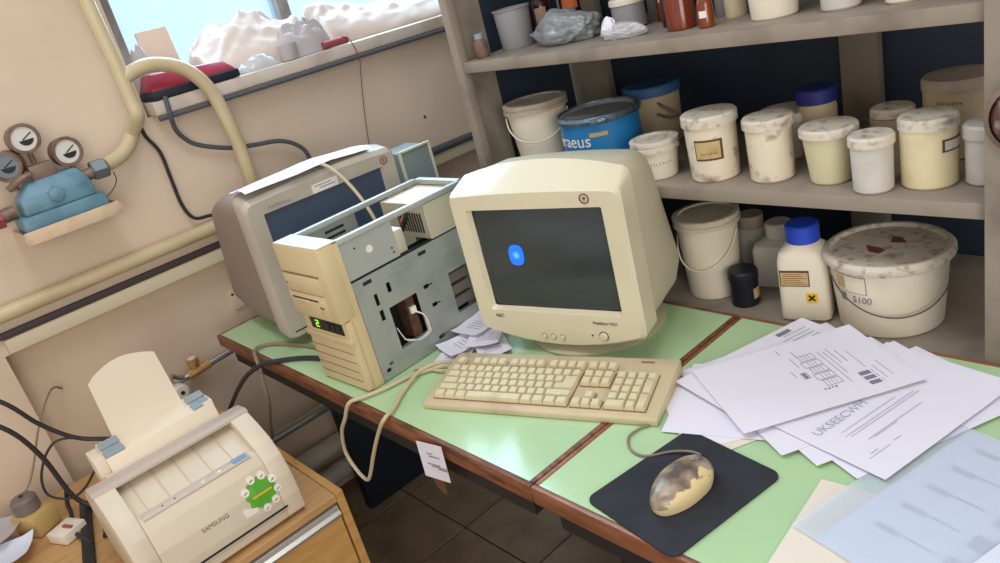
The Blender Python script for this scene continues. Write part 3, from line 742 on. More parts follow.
# slightly domed glass
b = bmesh.new(); N = 14; g = []
for j in range(N + 1):
    row = []
    for i in range(N + 1):
        u, v = -1 + 2 * i / N, -1 + 2 * j / N
        row.append(b.verts.new((u * 0.1465, 0.0125 + 0.008 * (u * u + v * v) * 0.5 - 0.004, ZF + 0.1565 + v * 0.106)))
    g.append(row)
for j in range(N):
    for i in range(N): b.faces.new((g[j][i], g[j][i + 1], g[j + 1][i + 1], g[j + 1][i]))
scr = MB(); scr.absorb(b); scr = scr.build('screen', M_screen, t)
pts = []
for k in range(28):
    a = 2 * PI * k / 28; c, s = math.cos(a), math.sin(a)
    pts.append((0.0175 * math.copysign(abs(c) ** 0.72, c) + 0.0015 * s, 0.022 * math.copysign(abs(s) ** 0.72, s)))
glow = MB().prism(pts, -0.0006, 0.0006, M=FACE).build('screen_image', M_glow, scr); glow.location = (-0.059, 0.0072, ZF + 0.168)
def disc(x, z, r, y, h, m, name, par, n=20):
    return MB().lathe([(0, 0), (r, 0), (r, h * 0.7), (r * 0.85, h), (0, h)], n, M=TR(x, y, z) @ RX(PI / 2)).build(name, m, par)
disc(0.104, ZF + 0.002, 0.0085, 0.0, 0.004, M_crt, 'power_button', t); 
MB().lathe([(0.0085, 0), (0.0102, 0), (0.0102, 0.0012), (0.0085, 0.0012)], 20, M=TR(0.104, 0.0005, ZF + 0.002) @ RX(PI / 2)).build('button_rim', M_crtseam, t)
for x in (-0.033, -0.012, 0.009):
    disc(x, ZF - 0.008, 0.0055, 0.001, 0.0035, M_crt, 'menu_button', t)
    MB().lathe([(0.0055, 0), (0.0068, 0), (0.0068, 0.001), (0.0055, 0.001)], 18, M=TR(x, 0.001, ZF - 0.008) @ RX(PI / 2)).build('button_rim', M_crtseam, t)
disc(0.079, ZF + 0.002, 0.002, 0.0003, 0.001, M_ink, 'indicator', t, 10)
def lettering(s, size, x, y, z, m, par, name='lettering', M0=None):
    mb = MB(); mb.absorb(text_bm(s, size, 0.0002), TR(x, y, z) @ (M0 or FACE)); return mb.build(name, m, par)
lettering('NEC', 0.0105, -0.132, -0.0003, ZF + 0.033, M_ink, t)
lettering('MultiSync V521', 0.0085, 0.112, -0.0003, ZF + 0.030, M_ink, t)
MB().lathe([(0.0075, 0), (0.0098, 0), (0.0098, 0.0006), (0.0075, 0.0006)], 28, M=TR(0.122, -0.0002, ZF + 0.283) @ RX(PI / 2)).build('emblem', M_inkbrown, t)
MB().prism([(-0.0035, 0.003), (0.0035, 0.003), (0.002, -0.0005), (0.001, -0.004), (-0.001, -0.004), (-0.002, -0.0005)], 0, 0.0006, M=TR(0.122, -0.0002, ZF + 0.283) @ FACE).build('emblem', M_inkbrown, t)
b = MB(); b.lathe([(0, 0), (0.143, 0), (0.145, 0.006), (0.12, 0.016), (0.06, 0.024), (0.05, 0.03), (0.075, 0.056), (0, 0.058)], 40, M=TR(0.01, 0.142, 0)); b.build('pedestal', M_crtside, t)

# ------------------------------------------------------------------ older grey-beige CRT, facing along the table
t = thing('crt_monitor', 'grey-beige CRT monitor with papers on top, behind the open computer case', 'monitor', (-1.713, 0.841, T), math.radians(87.3))
ZF = 0.029
TL = RX(0.05)
b = MB()
o_ = [sh_(rr(0.200, 0.0, 0.365, 0.02, 0.085, ct=0.012)), sh_(rr(0.209, 0.0, 0.366, 0.022, 0.055, ct=0.010)), sh_(rr(0.209, 0.0, 0.360, 0.018, 0.012, ct=0.008)), sh_(rr(0.203, 0.005, 0.350, 0.018, 0.0, ct=0.007)),
      sh_(rr(0.166, 0.055, 0.321, 0.003, 0.001)), sh_(rr(0.161, 0.060, 0.317, 0.003, 0.012))]
b.loft(o_, cap0=False, cap1=False, M=TL); b.build('front_bezel', M_flat, t, ang=30)
b = MB()
b.loft([sh_(rr(0.196, 0.004, 0.345, 0.03, 0.083, ct=0.012)), sh_(rr(0.196, 0.0, 0.345, 0.03, 0.12, ct=0.008)), sh_(rr(0.194, -0.01, 0.335, 0.03, 0.24, 0.27)), sh_(rr(0.188, 0.0, 0.315, 0.04, 0.31, 0.40)), sh_(rr(0.12, 0.06, 0.25, 0.05, 0.35, 0.43))], cap0=False, M=TL)
b.build('rear_shell', M_flatrear, t, ang=30)
b = MB(); b.box(-0.162, 0.162, 0.010, 0.016, ZF + 0.058, ZF + 0.319, M=TL); b.build('screen', M_screen2, t)
mb = MB(); mb.absorb(text_bm('FLATRON ez', 0.0105, 0.0002), TL @ TR(-0.122, -0.0003, ZF + 0.331) @ FACE); mb.build('lettering', M_inkgrey, t)
b = MB(); b.box(-0.034, 0.036, -0.0015, 0.001, ZF + 0.322, ZF + 0.343, M=TL); st = b.build('sticker', M_stwhite, t)
b = MB()
for z, x0, x1 in ((0.337, -0.028, 0.02), (0.330, -0.015, 0.028)): b.box(x0, x1, -0.0019, -0.0014, ZF + z, ZF + z + 0.0022, M=TL)
b.build('print', M_inkgrey, st)
MB().lathe([(0.0078, 0), (0.0105, 0), (0.0105, 0.0008), (0.0078, 0.0008)], 28, M=TL @ TR(0.172, -0.0004, ZF + 0.335) @ RX(PI / 2)).build('emblem', M_inkred, t)
MB().prism([(-0.0035, 0.003), (0.0035, 0.003), (0.002, -0.0005), (0.001, -0.004), (-0.001, -0.004), (-0.002, -0.0005)], 0, 0.0008, M=TL @ TR(0.172, -0.0004, ZF + 0.335) @ FACE).build('emblem', M_inkred, t)
MB().box(-0.19, -0.14, -0.0008, 0.002, ZF + 0.018, ZF + 0.021, M=TL).build('bezel_line', M_ink, t)
b = MB(); b.lathe([(0, 0), (0.115, 0), (0.12, 0.006), (0.08, 0.018), (0.06, 0.03), (0.07, 0.04), (0, 0.04)], 36, M=TR(0, 0.17, 0)); b.build('pedestal', M_flatrear, t)

# ------------------------------------------------------------------ open computer tower
t = thing('computer_tower', 'open yellowed computer tower with bare steel side, between the two monitors', 'computer', (-1.434, 0.609, T), 0.049)
W2, D, H = 0.087, 0.394, 0.330
bz = MB(); bz.box(-W2, W2, 0.012, 0.042, 0.0, H - 0.003, bev=0.003); bz.box(-W2, W2, 0.0, 0.02, 0.003, 0.165, bev=0.003); bz = bz.build('front_bezel', M_bezel, t)
b = MB(); b.box(-W2 - 0.001, W2 + 0.001, -0.010, 0.030, 0.166, H, bev=0.004); b.build('upper_bezel', M_bezel, t)
MB().box(-W2, W2, -0.008, 0.040, H - 0.0005, H + 0.0015, bev=0.0007, seg=1).build('bezel_cap', M_bezeltop, t)
yf = -0.0103
MB().box(-0.080, 0.062, yf - 0.002, yf + 0.002, 0.2685, 0.2705).build('panel_groove', M_bezeldark, t)
MB().box(-0.080, 0.060, yf - 0.0035, yf + 0.002, 0.228, 0.266, bev=0.0015).build('drive_cover', M_bezel, t)
d = MB().box(-0.080, 0.060, yf - 0.0035, yf + 0.002, 0.172, 0.2255, bev=0.0015).build('floppy_drive', M_bezel, t)
MB().box(-0.068, 0.034, yf - 0.0042, yf - 0.0030, 0.212, 0.2155).build('slot', M_ink, d)
MB().box(-0.05, 0.0, yf - 0.006, yf - 0.0030, 0.203, 0.212, bev=0.001).build('slot_lip', M_bezel, d)
MB().box(0.036, 0.056, yf - 0.0055, yf - 0.0030, 0.183, 0.214, bev=0.001).build('eject_button', M_bezel, d)
MB().box(0.038, 0.054, yf - 0.0062, yf - 0.005, 0.199, 0.2035).build('button_shadow_slot', M_bezeldark, d)
MB().box(-0.074, -0.069, yf - 0.0045, yf - 0.003, 0.243, 0.247).build('drive_light', M_bezeldark, t)
dp = MB().box(-0.058, 0.068, -0.0015, 0.006, 0.133, 0.163, bev=0.001).build('display_panel', M_black, t)
b = MB()
for x0, x1, z0, z1 in ((-0.036, -0.024, 0.1535, 0.1555), (-0.036, -0.024, 0.1465, 0.1485), (-0.036, -0.024, 0.1395, 0.1415), (-0.026, -0.0238, 0.148, 0.154), (-0.0362, -0.034, 0.141, 0.147)):
    b.box(x0, x1, -0.0022, -0.0012, z0, z1)
b.build('digit', M_led, dp)
for x in (0.014, 0.034, 0.053): MB().box(x - 0.007, x + 0.007, -0.0045, -0.0012, 0.142, 0.156, bev=0.0015).build('button', M_black, dp)
MB().box(-W2 - 0.002, W2 + 0.002, -0.004, 0.004, 0.112, 0.126, bev=0.002).build('bezel_ledge', M_bezel, t)
for z in (0.090, 0.068, 0.046, 0.024): MB().box(-W2 + 0.004, W2 - 0.012, -0.0006, 0.001, z, z + 0.0016).build('bezel_groove', M_bezeldark, t)
# chassis: side plate with real openings, drawn as a grid of cells
def plate(cuts, y0, y1, z0, z1, x, th):
    ys = sorted(set([y0, y1] + [c for h in cuts for c in (h[0], h[1])])); zs = sorted(set([z0, z1] + [c for h in cuts for c in (h[2], h[3])]))
    b = MB()
    for ya, yb in zip(ys[:-1], ys[1:]):
        for za, zb in zip(zs[:-1], zs[1:]):
            cy, cz = (ya + yb) / 2, (za + zb) / 2
            if any(h[0] < cy < h[1] and h[2] < cz < h[3] for h in cuts): continue
            b.box(x - th, x, ya, yb, za, zb)
    return b
holes = [(0.107, 0.183, 0.048, 0.147), (0.278, 0.345, 0.049, 0.148), (0.117, 0.127, 0.178, 0.200), (0.081, 0.090, 0.164, 0.190), (0.082, 0.092, 0.128, 0.152),
         (0.205, 0.219, 0.143, 0.152), (0.219, 0.230, 0.146, 0.149), (0.214, 0.228, 0.095, 0.104), (0.228, 0.238, 0.098, 0.101), (0.206, 0.222, 0.018, 0.027), (0.222, 0.234, 0.021, 0.024),
         (0.055, 0.066, 0.018, 0.026), (0.066, 0.076, 0.03, 0.036)]
plate(holes, 0.042, D, 0.0, 0.206, W2, 0.0012).build('side_plate', M_steel, t)
b = MB(); b.box(W2 - 0.004, W2 - 0.0012, 0.042, D, 0.206, 0.2335); b.build('side_rail', M_steel, t)
for y0, y1 in ((0.066, 0.088), (0.216, 0.238)): MB().box(W2 - 0.0016, W2 - 0.0008, y0, y1, 0.217, 0.225).build('rail_slot', M_dark, t)
MB().box(W2 - 0.008, W2 - 0.006, 0.042, D, 0.2335, 0.238).build('rail_shadow_gap', M_dark, t)
MB().box(-W2, -W2 + 0.0015, 0.042, 0.20, 0.0, 0.318).build('far_side_plate', M_steel, t)
MB().box(-W2, W2, D - 0.0015, D, 0.0, H - 0.006).build('back_plate', M_steel, t)
MB().box(-W2, W2, 0.042, D, 0.0, 0.0015).build('bottom_plate', M_steel, t)
for x0, x1 in ((-W2, -W2 + 0.013), (W2 - 0.013, W2)): MB().box(x0, x1, 0.038, D, 0.318, 0.330, bev=0.0015).build('top_rail', M_steel2, t)
MB().box(-W2, W2, D - 0.016, D, 0.318, 0.330, bev=0.0015).build('top_rail', M_steel2, t)
cg = MB(); cg.box(-0.070, W2 - 0.0035, 0.043, 0.175, 0.2385, 0.268); cg.box(W2 - 0.005, W2 - 0.0035, 0.043, 0.175, 0.268, 0.317); cg = cg.build('drive_cage', M_steel2, t)
for y, z in ((0.16, 0.262), (0.162, 0.252), (0.075, 0.298)): MB().lathe([(0, 0), (0.0022, 0), (0.0022, 0.0012), (0, 0.0012)], 10, M=TR(W2 - 0.004, y, z) @ RY(PI / 2)).build('screw', M_dark, cg)
MB().lathe([(0, 0), (0.008, 0), (0.008, 0.0008), (0, 0.0008)], 18, M=TR(W2 - 0.0037, 0.108, 0.283) @ RY(PI / 2)).build('sticker', M_stwhite, cg)
MB().box(-0.03, W2 - 0.006, 0.176, 0.200, 0.240, 0.292, bev=0.002).build('hard_drive', M_psu, t)
for z in (0.284, 0.298): MB().box(-W2 + 0.0012, -W2 + 0.0022, 0.115, 0.165, z, z + 0.006).build('plate_slot', M_dark, t)
MB().lathe([(0, 0), (0.008, 0), (0.008, 0.001), (0, 0.001)], 16, M=TR(-W2 + 0.0012, 0.085, 0.292) @ RY(PI / 2)).build('plate_hole', M_dark, t)
pf = MB().box(-0.075, W2 - 0.004, 0.266, 0.388, 0.236, 0.316, bev=0.001, seg=1).build('power_supply', M_psu, t)
for i in range(10): MB().box(-0.02 + i * 0.009, -0.016 + i * 0.009, 0.2645, 0.2665, 0.25, 0.295).build('vent_slot', M_dark, pf)
b = MB(); b.tube([(0.02, 0.264, 0.30), (0.03, 0.25, 0.305), (0.045, 0.245, 0.30), (0.035, 0.24, 0.28), (0.02, 0.235, 0.26)], 0.005, 6); b.build('wiring', M_black, pf)
b = MB(); b.tube([(0.01, 0.264, 0.30), (0.022, 0.252, 0.31), (0.04, 0.25, 0.308), (0.03, 0.235, 0.285)], 0.003, 6); b.build('wiring', M_inkred, pf)
MB().box(0.020, 0.0215, 0.06, 0.36, 0.02, 0.225).build('mainboard', M_dark, t)
MB().box(0.040, 0.075, 0.155, 0.178, 0.05, 0.147).build('card', M_pcb, t)
MB().box(0.076, 0.083, 0.160, 0.174, 0.105, 0.120).build('connector', M_stwhite, t)
for i in range(3):
    MB().box(0.058, 0.078, 0.283, 0.340, 0.058 + i * 0.03, 0.080 + i * 0.03).build('card', M_grey, t)
b = MB()
b.tube([(0.082, 0.167, 0.108), (0.088, 0.182, 0.095), (0.093, 0.187, 0.075), (0.092, 0.183, 0.055), (0.089, 0.165, 0.048), (0.088, 0.145, 0.050), (0.080, 0.128, 0.058), (0.07, 0.12, 0.09)], 0.0012, 6)
b.tube([(0.082, 0.166, 0.112), (0.089, 0.185, 0.092), (0.092, 0.184, 0.070), (0.093, 0.187, 0.052), (0.088, 0.160, 0.044), (0.089, 0.140, 0.054), (0.078, 0.125, 0.06)], 0.0010, 6)
b.build('wiring', M_stwhite, t)
# grey cable draped out of the case over the old monitor
cb = MB().tube([(-1.735, 0.845, 1.168), (-1.705, 0.850, 1.170), (-1.680, 0.858, 1.160), (-1.650, 0.866, 1.135), (-1.615, 0.872, 1.095), (-1.58, 0.872, 1.05), (-1.555, 0.870, 1.00), (-1.545, 0.868, 0.94)], 0.0042, 8).build('cable', M_cable)
tag(cb, 'beige cable hanging across the dark screen of the older monitor', 'cable')

# ------------------------------------------------------------------ keyboard
kb = thing('keyboard', 'yellowed full-size computer keyboard in front of the cream monitor', 'keyboard', (-1.181, 0.633, T), math.radians(20.3))
KL, KD = 0.470, 0.162
h0, h1 = 0.014, 0.032
sl = math.atan2(h1 - h0, KD)
b = MB(); b.prism([(0, 0), (KD, 0), (KD, h1), (0.135, h1 - 0.001), (0.006, h0), (0, h0 - 0.003)], 0, KL, M=Matrix(((0, 0, 1, 0), (1, 0, 0, 0), (0, 1, 0, 0), (0, 0, 0, 1))), bev=0.0025)
case = b.build('case', M_kbd, kb)
KT = TR(0, 0, h0 - 0.0005) @ RX(math.atan2(h1 - 0.001 - h0, 0.129))
U = 0.0188
x0k, y0k = 0.0195, 0.0165
def well(xa, xb, ya, yb): 
    MB().box(xa - 0.0012, xb + 0.0012, ya - 0.0012, yb + 0.0012, -0.001, 0.0012, M=KT).build('key_well', M_kwell, kb)
rowy = [y0k + U * r for r in range(5)] + [y0k + 5 * U + 0.006]
nx = x0k + 15 * U + 0.0065; px = nx + 3 * U + 0.0065
well(x0k, x0k + 15 * U, rowy[0], rowy[4] + U); well(nx, nx + 3 * U, rowy[0], rowy[0] + U); well(nx + U, nx + 2 * U, rowy[1], rowy[1] + U); well(nx, nx + 3 * U, rowy[3], rowy[4] + U); well(px, px + 4 * U, rowy[0], rowy[4] + U)
key_cache = {}
def key_mesh(wu, hu):
    k = (wu, hu)
    if k not in key_cache:
        w_, h_ = wu * U - 0.0012, hu * U - 0.0012
        b = bmesh.new(); lo = [b.verts.new(p) for p in ((0, 0, 0), (w_, 0, 0), (w_, h_, 0), (0, h_, 0))]
        a, c = 0.0026, 0.0030
        mid = [b.verts.new(p) for p in ((0.0006, 0.0005, 0.005), (w_ - 0.0006, 0.0005, 0.005), (w_ - 0.0006, h_ - 0.0006, 0.005), (0.0006, h_ - 0.0006, 0.005))]
        hi = [b.verts.new(p) for p in ((a, 0.0018, 0.0088), (w_ - a, 0.0018, 0.0088), (w_ - a, h_ - c, 0.0096), (a, h_ - c, 0.0096))]
        for A, B in ((lo, mid), (mid, hi)):
            for i in range(4): b.faces.new((A[i], A[(i + 1) % 4], B[(i + 1) % 4], B[i]))
        b.faces.new(hi)
        mb = MB(); mb.absorb(b); o = mb.build('key', M_key, kb, ang=50); key_cache[k] = o.data
        bpy.data.objects.remove(o)
    return key_cache[k]
def key(x, r, wu=1, hu=1, y=None):
    o = bpy.data.objects.new('key', key_mesh(wu, hu)); COL.objects.link(o); o.parent = kb
    o.matrix_local = KT @ TR(x + 0.0006, (rowy[r] if y is None else y) + 0.0006, 0.001)
def row(r, widths, x=None):
    x = x0k if x is None else x
    for wd in widths:
        if wd > 0: key(x, r, wd)
        x += abs(wd) * U
row(0, [1.25, 1.25, 1.25, 6.25, 1.25, 1.25, 1.25, 1.25]); row(1, [2.25] + [1] * 10 + [2.75]); row(2, [1.75] + [1] * 11); row(3, [1.5] + [1] * 12); row(4, [1] * 15)
row(5, [1, -1, 1, 1, 1, 1, -0.5, 1, 1, 1, 1, -0.5, 1, 1, 1, 1])
b = MB()      # the big two-row return key
xe = x0k + 12.75 * U; y2, y3 = rowy[2], rowy[3]
P0 = [(xe, y2), (x0k + 15 * U, y2), (x0k + 15 * U, y3 + U), (x0k + 13.5 * U, y3 + U), (x0k + 13.5 * U, y3), (xe, y3)]
def ins(P, d): 
    s = [(1, 1), (-1, 1), (-1, -1), (1, -1), (1, -1), (1, -1)]
    return [(p[0] + d * q[0], p[1] + d * q[1]) for p, q in zip(P, s)]
R_ = [[(x, y, z) for x, y in ins(P0, d)] for d, z in ((0.0006, 0.001), (0.0011, 0.006), (0.003, 0.0100))]
b.loft(R_, M=KT); b.build('key', M_key, kb, ang=50)
row(0, [1, 1, 1], nx); row(1, [-1, 1], nx); row(3, [1, 1, 1], nx); row(4, [1, 1, 1], nx); row(5, [1, 1, 1], nx)
row(0, [2, 1], px); row(1, [1, 1, 1], px); row(2, [1, 1, 1], px); row(3, [1, 1, 1], px); row(4, [1, 1, 1, 1], px)
key(px + 3 * U, 0, 1, 2); key(px + 3 * U, 2, 1, 2)
b = MB(); b.box(px + 0.03, px + 0.055, 0.145, 0.150, h1 - 0.0015, h1 + 0.0003); b.build('badge', M_kwell, kb)

# ------------------------------------------------------------------ mousepad, mouse
def rounded(w_, h_, r, n=6):
    pts = []
    for cx, cy, a0 in ((w_ / 2 - r, h_ / 2 - r, 0), (-w_ / 2 + r, h_ / 2 - r, PI / 2), (-w_ / 2 + r, -h_ / 2 + r, PI), (w_ / 2 - r, -h_ / 2 + r, 1.5 * PI)):
        for k in range(n + 1):
            a = a0 + PI / 2 * k / n; pts.append((cx + r * math.cos(a), cy + r * math.sin(a)))
    return pts
o = MB().prism(rounded(0.181, 0.218, 0.016), 0.0002, 0.003).build('mousepad', M_pad)
o.location = (-0.6185, 0.690, T); o.rotation_euler = (0, 0, math.radians(-9.0)); tag(o, 'dark cloth mousepad at the front edge of the table', 'mousepad')
ms = thing('computer_mouse', 'worn brown and cream computer mouse on the dark mousepad', 'mouse', (-0.611, 0.682, T + 0.003), math.radians(-3))
def mouse_pt(a, t_, zs):
    c, s = math.cos(a), math.sin(a)
    tap = 1.0 - 0.22 * s * s if s < 0 else 1.0 - 0.10 * s * s
    wx = 0.0325 * math.copysign(abs(c) ** 0.85, c) * tap
    yy = 0.062 * math.copysign(abs(s) ** (1.0 if s < 0 else 0.62), s) + (0.010 * c if s > 0 else 0.004 * c) * abs(s) * -1
    return wx * t_, yy * t_
b = bmesh.new(); rings = []
n = 40
for r_, z in ((1.0, 0.013), (1.0, 0.016), (0.975, 0.021), (0.92, 0.0265), (0.82, 0.031), (0.66, 0.0345), (0.45, 0.0365), (0.2, 0.0375)):
    ring = []
    for k in range(n):
        x, y = mouse_pt(2 * PI * k / n, r_, 0)
        zz = 0.013 + (z - 0.013) * (1.0 - 0.30 * max(0, y / 0.064) ** 1.4 - 0.10 * max(0, -y / 0.064) ** 2)
        ring.append(b.verts.new((x, y, zz)))
    rings.append(ring)
for A, B in zip(rings[:-1], rings[1:]):
    for k in range(n): b.faces.new((A[k], A[(k + 1) % n], B[(k + 1) % n], B[k]))
b.faces.new(rings[-1])
mb = MB(); mb.absorb(b); mb.build('shell', M_mouse, ms, ang=60)
b = MB(); b.loft([[(*mouse_pt(2 * PI * k / n, r_, 0), z) for k in range(n)] for r_, z in ((0.93, 0.0), (0.97, 0.004), (1.0, 0.013))]); b.build('base', M_mousebase, ms, ang=60)
b = MB(); b.tube([(0.0, 0.058, 0.0275), (0.0, 0.045, 0.0305), (0.0, 0.022, 0.0348)], 0.0007, 5); b.build('button_split', M_dark, ms)
b = MB(); b.tube([(-0.029, 0.028, 0.0225), (-0.015, 0.021, 0.0318), (0.0, 0.022, 0.0348), (0.015, 0.021, 0.0318), (0.029, 0.028, 0.0225)], 0.0007, 5); b.build('button_split', M_dark, ms)
MB().lathe([(0, -0.0035), (0.007, -0.0035), (0.008, 0), (0.007, 0.0035), (0, 0.0035)], 20, M=TR(0.0, 0.042, 0.0275) @ RY(PI / 2)).build('scroll_wheel', M_grey, ms)
MB().lathe([(0, 0), (0.006, 0), (0.006, 0.0006), (0, 0.001)], 16, M=TR(-0.006, 0.006, 0.0366)).build('emblem', M_cablegrey, ms)
o = MB().tube([(-0.626, 0.752, T + 0.016), (-0.650, 0.757, T + 0.010), (-0.678, 0.747, T + 0.006), (-0.708, 0.722, T + 0.0035), (-0.740, 0.724, T + 0.003), (-0.763, 0.748, T + 0.003), (-0.762, 0.774, T + 0.003), (-0.752, 0.798, T + 0.003), (-0.765, 0.815, T + 0.003)], 0.0020, 8).build('mouse_cable', M_cabletaupe)
tag(o, 'thin taupe mouse cable curling from the mouse round the keyboard corner', 'cable')

# ------------------------------------------------------------------ papers
def sheet(name, label, cat, cx, cy, z, yaw, w_=0.21, h_=0.297, m=M_paper, curl=0.0, seed=0, th=0.0005, group=None, N=8, curl_pow=2):
    b = bmesh.new(); top, bot = [], []
    for j in range(N + 1):
        rt, rb = [], []
        for i in range(N + 1):
            u, v = -1 + 2 * i / N, -1 + 2 * j / N
            zz = curl * (max(0, abs(u) - 0.2) ** curl_pow + max(0, abs(v) - 0.3) ** curl_pow) * 0.5 + 0.0012 * (noise.noise(Vector((u * 1.5 + seed * 3.7, v * 1.5, seed))) + 0.6) * (1 if curl else 0)
            rt.append(b.verts.new((u * w_ / 2, v * h_ / 2, zz + th))); rb.append(b.verts.new((u * w_ / 2, v * h_ / 2, zz)))
        top.append(rt); bot.append(rb)
    for j in range(N):
        for i in range(N):
            b.faces.new((top[j][i], top[j][i + 1], top[j + 1][i + 1], top[j + 1][i])); b.faces.new((bot[j + 1][i], bot[j + 1][i + 1], bot[j][i + 1], bot[j][i]))
    for i in range(N):
        b.faces.new((bot[0][i], bot[0][i + 1], top[0][i + 1], top[0][i])); b.faces.new((bot[N][i + 1], bot[N][i], top[N][i], top[N][i + 1]))
        b.faces.new((bot[i + 1][0], bot[i][0], top[i][0], top[i + 1][0])); b.faces.new((bot[i][N], bot[i + 1][N], top[i + 1][N], top[i][N]))
    mb = MB(); mb.absorb(b); o = mb.build(name, m)
    o.location = (cx, cy, z); o.rotation_euler = (0, 0, yaw)
    return tag(o, label, cat, group)
def print_lines(o, items, m, th=0.0005, name='print'):
    """items: (x0, x1, y0, y1) rectangles of print on a sheet, in sheet metres"""
    b = MB()
    for x0, x1, y0, y1 in items: b.box(x0, x1, y0, y1, th + 0.0013, th + 0.0016)
    return b.build(name, m, o)
GP = 'loose papers in the pile on the right table'
rd = math.radians
sheet('paper_sheet', 'lowest cream-edged sheet sticking out of the pile toward the mousepad', 'paper', -0.640, 0.960, T + 0.0006, rd(-28), m=M_paper2, group=GP)
sheet('paper_sheet', 'white sheet poking out at the left corner of the pile toward the keyboard', 'paper', -0.648, 0.945, T + 0.0016, rd(-38), m=M_paper, group=GP)
sheet('paper_sheet', 'white sheet under the pile along its front left edge by the mousepad', 'paper', -0.622, 0.935, T + 0.0026, rd(-70), m=M_paper, group=GP)
sheet('paper_sheet', 'white sheet at the back left of the pile beside the keyboard', 'paper', -0.640, 1.022, T + 0.0036, rd(-30), m=M_paper, group=GP)
def corner_sheet(label, px_, py_, z, deg, m=M_paper):
    a = rd(deg); u = Vector((math.cos(a), math.sin(a))); v_ = Vector((math.sin(a), -math.cos(a)))
    c = Vector((px_, py_)) + u * 0.105 + v_ * 0.1485
    return sheet('paper_sheet', label, 'paper', c.x, c.y, z, a, w_=0.21, h_=0.297, m=m, group=GP)
corner_sheet('blank white sheet reaching the right photo edge, outermost of the fan', -0.489, 1.178, T + 0.0046, -25)
corner_sheet('white fanned sheet just inside the outermost one at the back right', -0.526, 1.180, T + 0.0056, -28)
corner_sheet('white fanned sheet third from the right at the back of the pile', -0.565, 1.178, T + 0.0066, -30)
sA2 = corner_sheet('printed sheet under the topmost form, its lines showing at the back left corner', -0.698, 1.192, T + 0.0112, -17)
print_lines(sA2, [(-0.075 + 0.011 * k, -0.0742 + 0.011 * k, 0.075 - 0.012 * (k % 2), 0.125) for k in range(4)] + [(-0.092, -0.082, 0.07, 0.1), (-0.03, -0.0292, 0.11, 0.135)], M_inkgrey)
sB = sheet('paper_sheet', 'white letter with faded grey capitals at the front of the pile', 'paper', -0.461, 0.997, T + 0.0082, rd(-12.5), m=M_paper, curl=0.003, seed=2, group=GP)
mb = MB(); mb.absorb(text_bm('UKSEECWM', 0.021, 0.0001), TR(-0.024, -0.072, 0.0022) @ RZ(PI / 2)); mb.build('lettering', M_inkpale, sB)
items = [(0.000, 0.0009, -0.10, 0.02), (0.010, 0.0109, -0.105, 0.05), (0.0155, 0.0164, -0.10, 0.055), (0.036, 0.0369, -0.09, 0.03), (0.039, 0.0396, -0.08, -0.03), (0.058, 0.0592, -0.115, -0.10), (0.064, 0.0648, -0.125, -0.08), (0.062, 0.0628, -0.07, -0.055)]
print_lines(sB, items, M_inkpale)
sA = sheet('paper_sheet', 'topmost printed form with small tables lying across the pile', 'paper', -0.603, 1.008, T + 0.0140, rd(-33.8), m=M_paper, curl=0.002, seed=1, group=GP)
def cell(items, x0, x1, y0, y1, t_=0.0007):
    items += [(x0, x1, y0, y0 + t_), (x0, x1, y1, y1 + t_), (x0, x0 + t_, y0, y1), (x1, x1 + t_, y0, y1)]
items = []
for k in range(5): cell(items, -0.052 + k * 0.021, -0.034 + k * 0.021, 0.020 - (k % 2) * 0.004, 0.046)
for k in range(5):
    for q_ in range(3): items.append((-0.050 + k * 0.021, -0.037 + k * 0.021, 0.026 + q_ * 0.006, 0.0266 + q_ * 0.006))
items += [(-0.052, 0.058, 0.056, 0.0567), (-0.045, 0.03, 0.064, 0.0647), (-0.052, 0.0, 0.072, 0.0728), (-0.04, 0.0, 0.082, 0.0830), (-0.03, 0.03, 0.096, 0.0967), (0.03, 0.075, 0.106, 0.1067), (0.02, 0.07, 0.118, 0.1187)]
for k in range(3): items.append((0.040 + k * 0.015, 0.050 + k * 0.015, 0.076, 0.094)); items.append((0.040 + k * 0.015, 0.050 + k * 0.015, 0.098, 0.0987))
items += [(-0.075, -0.052, 0.02, 0.0208), (-0.09, -0.072, 0.0, 0.0008), (-0.055, -0.02, 0.008, 0.0088), (-0.015, 0.005, -0.01, -0.0092)]
cell(items, -0.002, 0.016, 0.0, 0.009); items.append((0.0, 0.015, 0.002, 0.007))
for k in range(4): items.append((0.055, 0.058 + 0.002 * (k % 2), 0.010 + k * 0.006, 0.013 + k * 0.006))
print_lines(sA, items, M_inkgrey)
# plastic sleeve with printed sheets
sheet('paper_sheet', 'beige sheet under the plastic sleeve at the bottom right edge', 'paper', -0.345, 0.665, T + 0.0006, rd(6), m=M_paper2)
fp = sheet('document_sleeve', 'translucent plastic sleeve of printed pages at the bottom right', 'sleeve', -0.268, 0.812, T + 0.0016, rd(-14), w_=0.235, h_=0.305, m=M_paperblue, curl=0.001, seed=4)
b = MB(); b.box(-0.152, 0.122, -0.156, 0.156, 0.0034, 0.0038); b.build('film', M_film, fp)
items = []
for k in range(5):
    y = 0.12 - 0.05 * k
    items += [(-0.085, -0.055, y - 0.004, y + 0.004), (-0.05, -0.012, y + 0.001, y + 0.003), (0.005, 0.045, y - 0.012, y + 0.012), (0.05, 0.075, y - 0.003, y)]
print_lines(fp, items, M_inkpale, th=0.0012)
sheet('paper_sheet', 'pale blue sheet overlapping the right side of the plastic sleeve', 'paper', -0.15, 0.735, T + 0.0062, rd(-16), m=M_paperblue)
